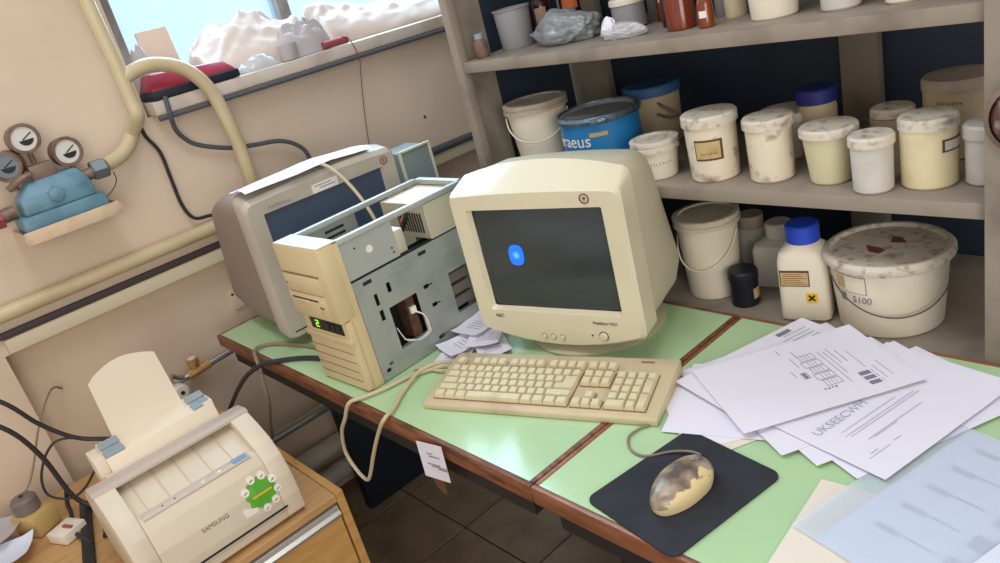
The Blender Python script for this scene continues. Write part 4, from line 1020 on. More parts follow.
# small papers between tower and cream monitor
GS = 'receipts between the tower and the cream monitor'
for i, (x, y, z, yaw, w_, h_, lab) in enumerate((
        (-1.285, 0.800, 0.0006, 25, 0.075, 0.10, 'front white receipt lying beside the keyboard corner'),
        (-1.300, 0.845, 0.0075, -12, 0.08, 0.11, 'upper white receipt leaning over the front one'),
        (-1.268, 0.880, 0.0130, 38, 0.075, 0.10, 'crumpled lilac-white receipt against the cream monitor'),
        (-1.230, 0.862, 0.0040, 60, 0.07, 0.10, 'receipt sliding under the cream monitor bezel'),
        (-1.320, 0.905, 0.0180, 10, 0.08, 0.10, 'rear receipt standing against the tower side'))):
    o = sheet('receipt', lab, 'paper', x, y, T + z, rd(yaw), w_, h_, M_paper, curl=0.012, seed=i + 5, group=GS)
    print_lines(o, [(-0.02, 0.02, 0.01 * k - 0.02, 0.01 * k - 0.019) for k in range(4)], M_inkgrey, th=0.0015)
# papers draped on the older monitor
def drape(name, label, pts, m, th=0.0008):
    """pts: rows of points across a folded sheet"""
    b = bmesh.new(); T1 = [[b.verts.new(Vector(p) + Vector((0, 0, th))) for p in r] for r in pts]; B1 = [[b.verts.new(p) for p in r] for r in pts]
    R, C = len(pts), len(pts[0])
    for j in range(R - 1):
        for i in range(C - 1):
            b.faces.new((T1[j][i], T1[j][i + 1], T1[j + 1][i + 1], T1[j + 1][i])); b.faces.new((B1[j + 1][i], B1[j + 1][i + 1], B1[j][i + 1], B1[j][i]))
    for i in range(C - 1):
        b.faces.new((B1[0][i], B1[0][i + 1], T1[0][i + 1], T1[0][i])); b.faces.new((B1[-1][i + 1], B1[-1][i], T1[-1][i], T1[-1][i + 1]))
    for j in range(R - 1):
        b.faces.new((B1[j + 1][0], B1[j][0], T1[j][0], T1[j + 1][0])); b.faces.new((B1[j][-1], B1[j + 1][-1], T1[j + 1][-1], T1[j][-1]))
    bmesh.ops.recalc_face_normals(b, faces=b.faces)
    mb = MB(); mb.absorb(b); o = mb.build(name, m, ang=60)
    return tag(o, label, 'paper')
zt = 1.163
rowsP = []
for x, dz in ((-1.80, 0.004), (-1.77, 0.007), (-1.74, 0.009), (-1.715, 0.008), (-1.700, 0.003)):
    rowsP.append([(x + (0.012 if abs(y - 0.80) < 0.03 else 0), y, zt + dz + 0.010 * max(0, 1 - abs(y - 0.66) / 0.10) * (1 if x > -1.75 else 0.4) + 0.006 * math.sin(y * 17)) for y in (0.648, 0.68, 0.73, 0.78, 0.83, 0.88, 0.94, 1.00)])
drape('paper_sheet', 'white sheets draped over the top of the older monitor', rowsP, M_paper)

# ------------------------------------------------------------------ drawer cabinet and printer
cx0, cx1, cy0, cy1, cz = -2.16, -1.425, -0.42, 0.511, 0.55
cab = thing('drawer_cabinet', 'light wood drawer cabinet with aluminium handle strips under the printer', 'cabinet', ((cx0 + cx1) / 2, (cy0 + cy1) / 2, 0))
ax, ay = (cx0 + cx1) / 2, (cy0 + cy1) / 2
def cbox(name, x0, x1, y0, y1, z0, z1, m, par=None, bev=0.001):
    b = MB(); b.box(x0 - ax, x1 - ax, y0 - ay, y1 - ay, z0, z1, bev=bev, seg=1); return b.build(name, m, par or cab)
cbox('side_panel', cx0, cx1, cy1 - 0.018, cy1, 0.0, cz, M_cab)
cbox('side_panel', cx0, cx1, cy0, cy0 + 0.018, 0.0, cz, M_cab)
cbox('top_panel', cx0, cx1 - 0.002, cy0 + 0.0185, cy1 - 0.0185, cz - 0.022, cz - 0.004, M_cabtop)
cbox('back_panel', cx0, cx0 + 0.006, cy0 + 0.0185, cy1 - 0.0185, 0.05, cz - 0.023, M_cab)
for k in range(3):
    zt_ = 0.524 - 0.172 * k
    dwr = cbox('drawer', cx1 - 0.35, cx1 - 0.004, cy0 + 0.022, cy1 - 0.022, zt_ - 0.168, zt_ - 0.030, M_cab)
    b = MB()
    b.prism([(cx1 - 0.02 - ax, zt_ - 0.029), (cx1 + 0.004 - ax, zt_ - 0.029), (cx1 + 0.006 - ax, zt_ - 0.022), (cx1 - 0.002 - ax, zt_ - 0.016), (cx1 - 0.004 - ax, zt_ - 0.006), (cx1 - 0.010 - ax, zt_ - 0.002), (cx1 - 0.02 - ax, zt_ - 0.002)],
            cy0 + 0.022 - ay, cy1 - 0.022 - ay, M=Matrix(((1, 0, 0, 0), (0, 0, 1, 0), (0, 1, 0, 0), (0, 0, 0, 1))))
    b.build('handle_strip', M_alu, dwr)

# printer: local x = depth (front +), y = width, origin at footprint centre
PX, PY = -1.590, 0.265
pr = thing('laser_printer', 'beige laser printer with green star sticker on the wooden cabinet', 'printer', (PX, PY, cz - 0.003), 0.0)
S90 = Matrix(((1, 0, 0, 0), (0, 0, 1, 0), (0, 1, 0, 0), (0, 0, 0, 1)))      # extrude profile (x,z) along y
hw = 0.166
prof_side = [(-0.15, 0.004), (0.140, 0.004), (0.149, 0.012), (0.150, 0.055), (0.143, 0.100), (0.128, 0.140), (0.100, 0.170), (0.055, 0.195), (0.016, 0.210), (-0.05, 0.205), (-0.15, 0.150)]
prof_mid = [(-0.15, 0.004), (0.140, 0.004), (0.149, 0.012), (0.150, 0.055), (0.143, 0.100), (0.128, 0.140), (0.112, 0.160), (0.085, 0.163), (0.02, 0.185), (-0.03, 0.196), (-0.06, 0.205), (-0.15, 0.150)]
b = MB(); b.prism(prof_mid, -hw + 0.042, hw - 0.042, M=S90, bev=0.0012); b.build('body', M_prn, pr)
b = MB(); b.prism(prof_side, hw - 0.0418, hw, M=S90, bev=0.003); b.build('side_cheek', M_prn, pr)
b = MB(); b.prism(prof_side, -hw, -hw + 0.0418, M=S90, bev=0.003); b.build('side_cheek', M_prn, pr)
b = MB(); b.prism([(0.018, 0.206), (0.017, 0.2125), (0.004, 0.216), (-0.040, 0.209), (-0.060, 0.195), (-0.02, 0.19)], -hw - 0.002, hw + 0.002, M=S90, bev=0.002); b.build('hood', M_prngrey, pr)
b = MB(); b.box(0.086, 0.113, -hw + 0.05, hw - 0.055, 0.1585, 0.1645, bev=0.001); pan = b.build('control_panel', M_strip, pr)
for y, r, m in ((0.010, 0.0055, M_btn), (0.045, 0.0045, M_stwhite)): MB().lathe([(0, 0), (r, 0), (r * 0.8, 0.002), (0, 0.002)], 16, M=TR(0.102, y, 0.1645)).build('button', m, pan)
for y in (-0.05, -0.075, -0.022): MB().lathe([(0, 0), (0.0018, 0), (0.0018, 0.001), (0, 0.001)], 10, M=TR(0.102, y, 0.1645)).build('indicator', M_ink if y < -0.03 else M_hazard, pan)
MB().box(0.090, 0.110, 0.075, 0.106, 0.1645, 0.1655).build('sticker', M_stblue, pan)
for i in range(5): # ribs of the output tray
    y = -0.098 + 0.045 * i
    b = MB(); b.prism([(0.083, 0.1635), (0.02, 0.1855), (-0.02, 0.1945), (-0.02, 0.1962), (0.02, 0.1872), (0.083, 0.1648)], y - 0.0012, y + 0.0012, M=S90); b.build('tray_rib', M_prnrib, pr)
MB().box(0.1435, 0.1512, -0.11, 0.13, 0.034, 0.0385).build('paper_slot', M_ink, pr)
MB().box(0.1435, 0.1508, -0.11, 0.13, 0.0285, 0.0300).build('paper_slot', M_prngrey, pr)
# brand lettering on the curved front
def on_front(bm, y, z, sz=1.0):
    """maps local (x right, y up, z out) onto the front of the printer"""
    F = Matrix(((0, 0, 1, 0), (1, 0, 0, 0), (0, 1, 0, 0), (0, 0, 0, 1)))
    bmesh.ops.transform(bm, matrix=F, verts=bm.verts)
    pf_ = [(0.150, 0.0), (0.150, 0.055), (0.143, 0.100), (0.128, 0.140)]
    for v in bm.verts:
        zz = v.co.z * sz + z; yy = v.co.y + y
        for (xa, za), (xb, zb) in zip(pf_[:-1], pf_[1:]):
            if za <= zz <= zb or zb == 0.140: 
                if zz <= zb or zb == 0.140:
                    xx = xa + (xb - xa) * (zz - za) / (zb - za); break
        v.co = Vector((xx + 0.0004 + v.co.x, yy, zz))
    return bm
mb = MB(); mb.absorb(on_front(text_bm('SAMSUNG', 0.0125, 0.0003), -0.010, 0.092)); mb.build('lettering', M_grey, pr)
star = []
for k in range(24):
    a = 2 * PI * k / 24 + 0.2; r = 0.034 if k % 3 else 0.029
    star.append((r * math.cos(a) * 1.02, r * math.sin(a)))
def flat(poly, th): 
    m_ = MB(); m_.prism(poly, 0, th); return m_.bm
mb = MB(); mb.absorb(on_front(flat(star, 0.0006), 0.094, 0.094)); stk = mb.build('sticker', M_stgreen, pr)
for k in range(7):
    a = math.radians(-95 + 40 * k)
    c = [(0.0085 * math.cos(2 * PI * q / 16), 0.0085 * math.sin(2 * PI * q / 16)) for q in range(16)]
    if k == 6: a = math.radians(150)
    mb = MB(); mb.absorb(on_front(flat(c, 0.0009), 0.094 + 0.034 * math.cos(a), 0.094 + 0.034 * math.sin(a))); dsk = mb.build('sticker_badge', M_stwhite, stk)
    mb = MB(); q = flat([(-0.004, -0.0008), (0.004, -0.0008), (0.004, 0.0008), (-0.004, 0.0008)], 0.0004)
    bmesh.ops.transform(q, matrix=TR(0, -0.002, 0.0009) @ RZ(0.4), verts=q.verts); mb.absorb(on_front(q, 0.094 + 0.034 * math.cos(a), 0.094 + 0.034 * math.sin(a))); mb.build('badge_print', M_ink, stk)
mb = MB(); q = flat([(-0.022, -0.0025), (0.022, -0.0025), (0.022, 0.0025), (-0.022, 0.0025)], 0.0004)
bmesh.ops.transform(q, matrix=TR(0, 0, 0.0008), verts=q.verts); mb.absorb(on_front(q, 0.094, 0.093)); mb.build('sticker_band', M_styellow, stk)
mb = MB(); q = flat([(-0.016, -0.010), (0.010, -0.012), (0.012, -0.002), (-0.004, 0.004), (-0.012, 0.010), (-0.018, 0.004)], 0.0007)
mb.absorb(on_front(q, 0.062, 0.074)); mb.build('sticker_corner', M_stwhite, stk)
# feeder with blue-grey guides and the upright white paper rest
b = MB(); b.prism([(-0.055, 0.198), (-0.070, 0.232), (-0.135, 0.245), (-0.150, 0.150), (-0.06, 0.150)], -0.108, 0.128, M=S90, bev=0.0015); fd = b.build('paper_feeder', M_prn2, pr)
for y0 in (-0.130, 0.108):
    b = MB(); b.box(-0.140, -0.070, y0, y0 + 0.022, 0.150, 0.238, bev=0.002); b.build('feeder_wall', M_prn2, pr)
for y0, y1 in ((-0.106, -0.066), (0.086, 0.126)):
    b = MB(); b.box(-0.012, 0.012, y0, y1, 0.0, 0.012, bev=0.002, M=TR(-0.084, 0, 0.2275) @ RY(0.18)); b.box(-0.012, 0.010, y0, y1, 0.0, 0.018, bev=0.002, M=TR(-0.113, 0, 0.230) @ RY(0.18))
    b.build('paper_guide', M_guide, pr)
arc = [(-0.078, 0.0), (0.078, 0.0), (0.072, 0.150)] + [(0.072 - 0.144 * k / 10, 0.150 + 0.022 * math.sin(PI * k / 10)) for k in range(1, 10)] + [(-0.072, 0.146)]
b = MB(); b.prism(arc, -0.0015, 0.0015, M=TR(-0.126, 0.006, 0.222) @ RY(-0.16) @ Matrix(((0, 0, 1, 0), (1, 0, 0, 0), (0, 1, 0, 0), (0, 0, 0, 1)))); b.build('paper_rest', M_prn2, pr)

# ------------------------------------------------------------------ things beside the printer
t = thing('power_box', 'yellow socket box with round grey adapter plugged in, left of the printer', 'socket', (-2.015, 0.005, cz - 0.003), 0.5)
MB().box(-0.038, 0.038, -0.032, 0.032, 0.001, 0.055, bev=0.004).build('box', M_yellowbox, t)
MB().lathe([(0, 0), (0.026, 0), (0.029, 0.004), (0.029, 0.032), (0.024, 0.038), (0, 0.04)], 28, M=TR(-0.008, 0.0, 0.055)).build('adapter', M_grey, t)
MB().lathe([(0, 0), (0.005, 0), (0.005, 0.002), (0, 0.002)], 12, M=TR(-0.008, 0.0, 0.095)).build('pin', M_ink, t)
t = thing('small_box', 'pale open carton standing in front of the yellow socket box', 'box', (-1.905, 0.045, cz - 0.003), 0.45)
MB().box(-0.03, 0.03, -0.03, 0.03, 0.001, 0.026, bev=0.002).build('carton', M_paper2, t)
MB().box(-0.005, 0.024, -0.004, 0.004, 0.0265, 0.031, bev=0.001).build('red_clip', M_inkred, t)
for i, (x, y, z, yaw, lab) in enumerate(((-1.99, -0.10, 0.002, 20, 'lower crumpled paper at the left photo edge beside the socket box'), (-1.93, -0.085, 0.02, -25, 'bluish folded paper in front of the crumpled one at the left edge'), (-2.02, -0.075, 0.035, 55, 'torn white paper leaning up behind at the left edge'))):
    sheet('paper_scrap', lab, 'paper', x, y, cz - 0.003 + z, rd(yaw), 0.10, 0.12, M_clothgrey if i != 1 else M_paperblue, curl=0.035, seed=i + 20)
o = MB().box(-0.013, 0.013, -0.15, 0.15, 0.0005, 0.012, bev=0.003).build('metal_bar', M_black); o.location = (-1.86, 0.075, cz - 0.003); o.rotation_euler = (0, 0, 1.35)
tag(o, 'black flat bar lying on the cabinet top left of the printer', 'bar')

def cable(label, pts, r, m, name='cable', cat='cable', sub=6):
    return tag(MB().tube(pts, r, 16 if r > 0.01 else 8, sub=sub).build(name, m), label, cat)
cable('thick black cable sagging from the left edge to behind the printer', [(-2.192, -0.25, 1.20), (-2.15, -0.16, 1.12), (-2.03, -0.05, 0.99), (-2.0, 0.055, 0.884), (-2.0, 0.103, 0.79), (-1.99, 0.155, 0.722), (-1.96, 0.215, 0.690), (-1.92, 0.27, 0.66), (-1.88, 0.30, 0.60)], 0.0055, M_cabledark)
cable('twin black cable running from the left edge down to the cabinet top', [(-2.192, -0.28, 1.15), (-2.15, -0.18, 1.05), (-2.03, -0.06, 0.91), (-2.0, 0.034, 0.826), (-2.0, 0.074, 0.722), (-1.99, 0.09, 0.60), (-1.96, 0.115, 0.556), (-1.90, 0.13, 0.555), (-1.80, 0.10, 0.554)], 0.006, M_cabledark)
cable('thin dark cable looping in a ring beside the printer', [(-1.98, 0.20, 0.69), (-1.99, 0.13, 0.735), (-2.0, 0.09, 0.72), (-2.0, 0.055, 0.67), (-2.0, 0.05, 0.62), (-1.98, 0.085, 0.595), (-1.96, 0.12, 0.61), (-1.94, 0.16, 0.65), (-1.92, 0.2, 0.68)], 0.003, M_cabledark)
cable('thin taupe cable rising from the round adapter to the wall', [(-2.02, 0.01, 0.648), (-2.03, 0.03, 0.66), (-2.04, 0.06, 0.70), (-2.06, 0.10, 0.76), (-2.12, 0.15, 0.80), (-2.20, 0.18, 0.79), (-2.255, 0.2, 0.76)], 0.0025, M_cabletaupe)
cable('dark plug cord lying along the black bar', [(-2.0, 0.09, 0.62), (-2.0, 0.075, 0.58), (-1.97, 0.07, 0.562), (-1.9, 0.055, 0.556), (-1.80, 0.07, 0.556)], 0.005, M_cabledark)

# ------------------------------------------------------------------ gas pipes, regulator
cable('cream gas pipe dropping beside the window and bending to the regulator', [(-2.112, 0.600, 2.95), (-2.112, 0.600, 1.939), (-2.112, 0.607, 1.744), (-2.112, 0.610, 1.617), (-2.112, 0.615, 1.500), (-2.112, 0.615, 1.412), (-2.112, 0.614, 1.369), (-2.163, 0.602, 1.332), (-2.155, 0.574, 1.302), (-2.140, 0.537, 1.285), (-2.127, 0.499, 1.280)], 0.0185, M_pipe, 'gas_pipe', 'pipe')
cable('cream gas pipe arching out of the vertical pipe and dropping behind the older monitor', [(-2.112, 0.617, 1.463), (-2.112, 0.644, 1.473), (-2.112, 0.693, 1.478), (-2.112, 0.753, 1.459), (-2.112, 0.795, 1.422), (-2.112, 0.821, 1.367), (-2.112, 0.835, 1.277), (-2.112, 0.839, 1.208), (-2.112, 0.839, 1.091), (-2.112, 0.839, 0.993)], 0.0185, M_pipe, 'gas_pipe', 'pipe')
tag(MB().tube([(-2.165, -1.55, 1.019), (-2.165, 0.82, 1.024)], 0.0195, 16, smooth=False).build('heating_pipe', M_pipe), 'cream pipe running level along the wall under the regulator', 'pipe')
tag(MB().box(XW + 0.001, XW + 0.020, -1.55, 0.90, 0.960, 0.975, bev=0.003).build('cable_duct', M_darkpipe), 'dark narrow strip running under the cream pipe along the wall', 'duct')
o = MB().tube([(-2.138, 0.672, 1.344), (-2.138, 1.0, 1.343), (-2.138, 1.4, 1.344), (-2.138, 1.75, 1.343), (-2.138, 2.3, 1.343)], 0.0065, 8).build('cable', M_cablegrey); tag(o, 'dark cable clipped straight along under the window sill', 'cable')
cable('grey hose drooping from under the sill and over behind the older monitor', [(-2.13, 0.705, 1.395), (-2.128, 0.700, 1.35), (-2.15, 0.705, 1.31), (-2.165, 0.722, 1.278), (-2.175, 0.755, 1.247), (-2.175, 0.831, 1.213), (-2.175, 0.903, 1.197), (-2.165, 0.98, 1.184), (-2.16, 1.027, 1.156), (-2.16, 1.05, 1.117), (-2.16, 1.05, 1.04)], 0.0065, M_cablegrey)
cable('black twin cable hanging down the wall from the sill end', [(-2.17, 0.63, 1.345), (-2.185, 0.636, 1.31), (-2.185, 0.655, 1.26), (-2.185, 0.655, 1.19), (-2.185, 0.655, 1.11), (-2.18, 0.67, 1.065), (-2.18, 0.71, 1.055), (-2.18, 0.76, 1.05)], 0.005, M_cabledark)
cable('dark conduit along the wall right of the older monitor', [(-2.185, 1.20, 0.975), (-2.185, 1.5, 0.972), (-2.185, 1.9, 0.968)], 0.013, M_cablegrey, 'conduit', 'conduit')
br = thing('wall_bracket', 'cream angle bracket shelf carrying the blue regulator', 'bracket', (XW, 0.372, 1.178))
MB().box(0.0, 0.1385, -0.113, 0.105, 0.0, 0.004).build('tray', M_bracket, br)
MB().box(0.139, 0.145, -0.113, 0.105, -0.010, 0.021, bev=0.001).build('lip', M_bracket, br)
for y in (-0.115, 0.105): MB().box(0.0, 0.148, y, y + 0.003, -0.008, 0.018).build('end_lip', M_bracket, br)
rg = thing('gas_regulator', 'blue cast gas regulator with three round dial gauges on the wall', 'regulator', (-2.125, 0.368, 1.1825))
b = MB(); b.box(-0.05, 0.05, -0.100, 0.095, 0.0, 0.046, bev=0.008); b.build('base', M_regblue, rg)
b = MB(); b.loft([[(-0.042, -0.085, 0.046), (0.042, -0.085, 0.046), (0.042, 0.080, 0.046), (-0.042, 0.080, 0.046)], [(-0.040, -0.082, 0.085), (0.040, -0.082, 0.085), (0.040, 0.078, 0.085), (-0.040, 0.078, 0.085)], [(-0.024, -0.050, 0.118), (0.024, -0.050, 0.118), (0.024, 0.062, 0.118), (-0.024, 0.062, 0.118)]])
bmesh.ops.bevel(b.bm, geom=list(b.bm.edges), offset=0.006, segments=2, affect='EDGES', profile=0.5); b.build('housing', M_regblue, rg)
MB().lathe([(0, 0), (0.020, 0), (0.018, 0.012), (0.006, 0.016), (0, 0.016)], 6, M=TR(0.036, -0.005, 0.075) @ RY(PI / 2)).build('boss', M_regblue, rg)
MB().box(-0.022, 0.022, -0.033, 0.022, 0.116, 0.150, bev=0.003).build('valve_block', M_rust, rg)
def gauge(y, z, x, rz, r=0.034, ry=0.0, dial=M_dial):
    G = TR(x, y, z) @ RZ(rz) @ RY(PI / 2 + ry)
    g = MB().lathe([(0, -0.032), (r * 0.94, -0.032), (r, -0.028), (r + 0.002, 0.0), (r + 0.002, 0.006), (r - 0.005, 0.006), (r - 0.006, 0.001)], 32, M=G).build('gauge', M_rust, rg)
    MB().lathe([(0, 0.0015), (r - 0.006, 0.0015), (r - 0.006, -0.003), (0, -0.003)], 32, M=G).build('dial', dial, g)
    b = MB(); b.box(-0.0012, 0.0012, -0.004, 0.022, 0.0018, 0.0028, M=G @ RZ(0.5)); b.build('needle', M_ink, g)
    b = MB(); b.prism([(r * 0.50 * math.cos(a) + 0.004, r * 0.50 * math.sin(a)) for a in [PI + 0.2 + (PI - 0.4) * k / 10 for k in range(11)]], 0.0018, 0.0024, M=G @ RZ(PI / 2)); b.build('dial_mark', M_ink, g)
    MB().tube([(x - 0.012, y, z - r), (x - 0.012, y, z - r - 0.026)], 0.007, 10, smooth=False).build('stem', M_rust, g)
gauge(-0.010, 0.212, -0.004, 0.1)
gauge(0.064, 0.156, 0.0, 0.15)
gauge(-0.070, 0.165, 0.0, -0.5, dial=M_nut)
MB().tube([(0.0, -0.095, 0.062), (0.0, -0.135, 0.060)], 0.017, 12, smooth=False).build('inlet', M_rust, rg)
MB().lathe([(0, -0.02), (0.024, -0.02), (0.024, 0.02), (0, 0.02)], 6, M=TR(0.0, -0.145, 0.058) @ RX(PI / 2)).build('inlet_nut', M_redcord, rg)
MB().tube([(0.0, 0.070, 0.088), (0.0, 0.105, 0.092)], 0.015, 12, smooth=False).build('outlet', M_rust, rg)
b = MB(); b.lathe([(0, -0.018), (0.024, -0.018), (0.026, -0.014), (0.026, 0.014), (0.024, 0.018), (0, 0.018)], 6, M=TR(0.0, 0.115, 0.0935) @ RX(PI / 2)); b.build('outlet_nut', M_nut, rg, ang=20)
b = MB(); b.tube([(0.02, -0.09, 0.115), (0.03, -0.06, 0.130), (0.03, -0.035, 0.135)], 0.008, 10); b.build('feed_tube', M_rust, rg)
cable('thin wire hanging from the regulator outlet', [(-2.13, 0.512, 1.258), (-2.135, 0.512, 1.235), (-2.14, 0.495, 1.215), (-2.145, 0.47, 1.20)], 0.0014, M_wire, 'wire', 'wire')

# radiator valve at the table corner, pipes below the table
v = thing('radiator_valve', 'brass and white valve on the wall pipe beside the table corner', 'valve', (-2.22, 0.50, 0.645))
MB().tube([(0, -0.018, -0.006), (0, 0.14, 0.004)], 0.010, 12, smooth=False).build('pipe', M_chrome, v)
MB().tube([(0, -0.005, -0.006), (0, 0.062, 0.0)], 0.014, 10, smooth=False).build('fitting', M_brass, v)
MB().lathe([(0, 0), (0.010, 0), (0.010, 0.012), (0.017, 0.014), (0.017, 0.028), (0, 0.030)], 14, M=TR(0, 0.022, 0.008)).build('knob', M_brass, v)
MB().lathe([(0, 0), (0.012, 0), (0.012, 0.003), (0, 0.004)], 14, M=TR(0, 0.022, 0.038)).build('knob_cap', M_stwhite, v)
MB().lathe([(0, 0), (0.021, 0), (0.023, 0.004), (0.023, 0.028), (0.018, 0.032), (0, 0.033)], 20, M=TR(0.0, -0.045, -0.030) @ RY(PI / 2)).build('wheel', M_stwhite, v)
MB().lathe([(0, 0), (0.006, 0), (0.006, 0.002), (0, 0.002)], 12, M=TR(0.034, -0.045, -0.030) @ RY(PI / 2)).build('wheel_screw', M_ink, v)
MB().tube([(0, -0.018, -0.006), (0, -0.035, 0.0), (0, -0.05, 0.016)], 0.011, 10).build('union', M_chrome, v)
tag(MB().tube([(-2.17, 0.45, 0.345), (-2.17, 1.9, 0.350)], 0.016, 14, smooth=False).build('heating_pipe', M_alu), 'shiny metal pipe running low along the wall under the table', 'pipe')
tag(MB().tube([(-2.20, 0.45, 0.190), (-2.20, 1.9, 0.190)], 0.032, 18, smooth=False).build('heating_pipe', M_powder), 'upper thick pale pipe near the floor under the table', 'pipe')
tag(MB().tube([(-2.20, 0.45, 0.095), (-2.20, 1.9, 0.095)], 0.032, 18, smooth=False).build('heating_pipe', M_powder), 'lower thick pale pipe near the floor under the table', 'pipe')
t = thing('wall_socket', 'small pale junction box on the wall behind the older monitor', 'socket', (XW - 0.1, 0.74, 0.775))
MB().box(0.0, 0.05, -0.04, 0.04, -0.03, 0.035, bev=0.004).build('cover', M_wall, t)
for y in (-0.03, 0.03): MB().lathe([(0, 0), (0.004, 0), (0.004, 0.002), (0, 0.002)], 10, M=TR(0.05, y, 0.02) @ RY(PI / 2)).build('screw', M_ink, t)

# ------------------------------------------------------------------ cables on the table
cable('taupe cable looping off the left table edge beside the tower', [(-1.53, 0.70, T + 0.005), (-1.62, 0.68, T + 0.005), (-1.70, 0.665, T + 0.005), (-1.77, 0.648, T + 0.005), (-1.84, 0.615, T + 0.006), (-1.835, 0.578, T + 0.008), (-1.78, 0.556, T - 0.012), (-1.765, 0.545, T - 0.06), (-1.77, 0.54, T - 0.11), (-1.82, 0.54, T - 0.18), (-1.85, 0.54, T - 0.24)], 0.0048, M_cabletaupe)
cable('dark cable running from the tower down behind the printer', [(-1.53, 0.665, T + 0.006), (-1.60, 0.645, T + 0.006), (-1.67, 0.615, T + 0.006), (-1.715, 0.576, T + 0.008), (-1.745, 0.552, T + 0.004), (-1.81, 0.530, T - 0.03), (-1.92, 0.527, T - 0.10), (-2.02, 0.527, T - 0.17), (-2.09, 0.527, T - 0.22)], 0.006, M_cabledark)
cable('beige cable hanging in a loop over the front table edge', [(-1.25, 0.775, T + 0.006), (-1.285, 0.735, T + 0.006), (-1.31, 0.69, T + 0.006), (-1.322, 0.634, T + 0.006), (-1.338, 0.590, T + 0.007), (-1.355, 0.565, T + 0.002), (-1.39, 0.559, T - 0.045), (-1.43, 0.559, T - 0.09), (-1.452, 0.559, T - 0.15), (-1.43, 0.559, T - 0.19), (-1.395, 0.559, T - 0.205), (-1.365, 0.559, T - 0.18), (-1.31, 0.559, T - 0.105), (-1.25, 0.559, T - 0.03), (-1.222, 0.566, T + 0.005), (-1.235, 0.600, T + 0.007), (-1.268, 0.645, T + 0.006), (-1.295, 0.71, T + 0.012), (-1.275, 0.755, T + 0.014), (-1.235, 0.785, T + 0.008)], 0.0042, M_cable)
cable('second beige cable lying along the tower base', [(-1.33, 0.72, T + 0.005), (-1.30, 0.735, T + 0.005), (-1.26, 0.74, T + 0.006), (-1.235, 0.765, T + 0.006), (-1.25, 0.82, T + 0.006)], 0.004, M_cable)
tg = thing('paper_tag', 'white handwritten tag taped to the front table edge', 'tag', (-1.083, 0.569, T))
MB().prism([(-0.042, -0.012), (0.042, 0.004), (0.036, -0.078), (-0.048, -0.094)], -0.0006, 0.0, M=FACE @ TR(0, 0, 0.003)).build('card', M_paper, tg)
b = MB()
for z, x0, x1 in ((-0.026, -0.02, 0.0), (-0.032, -0.016, 0.02), (-0.050, -0.032, 0.01), (-0.054, -0.02, 0.03), (-0.058, 0.0, 0.03)): b.box(x0, x1, -0.0048, -0.0036, z, z + 0.0012, M=RY(-0.19))
b.build('handwriting', M_inkgrey, tg)
MB().prism([(-0.030, -0.075), (0.012, -0.070), (0.008, -0.118), (-0.006, -0.120), (-0.024, -0.108)], -0.0004, 0.0, M=FACE @ TR(0, 0, 0.0012)).build('tape', M_labelbrown, tg)

# ------------------------------------------------------------------ things on the window sill
ZS = 1.389
t = thing('handset_case', 'red plastic case with dark base jutting over the window sill end', 'case', (-2.20, 0.80, ZS), 0)
b = MB(); b.loft([[(-0.05, -0.118, 0.022), (0.055, -0.118, 0.022), (0.055, 0.125, 0.022), (-0.05, 0.125, 0.022)], [(-0.04, -0.100, 0.066), (0.030, -0.100, 0.066), (0.030, 0.105, 0.050), (-0.04, 0.105, 0.050)]])
bmesh.ops.bevel(b.bm, geom=list(b.bm.edges), offset=0.005, segments=2, affect='EDGES', profile=0.5); b.build('shell', M_red, t)
MB().box(-0.05, 0.058, -0.120, 0.128, 0.0005, 0.022, bev=0.004).build('base', M_navy, t)
o = MB().box(-0.004, 0.004, -0.045, 0.045, 0.0, 0.175, bev=0.001).build('cardboard_piece', M_card); o.location = (-2.345, 0.815, ZS + 0.001); o.rotation_euler = (0, -0.16, 0.0)
tag(o, 'beige cardboard piece standing on the sill against the window', 'cardboard')
G5 = 'wrapped bundles on the window sill'
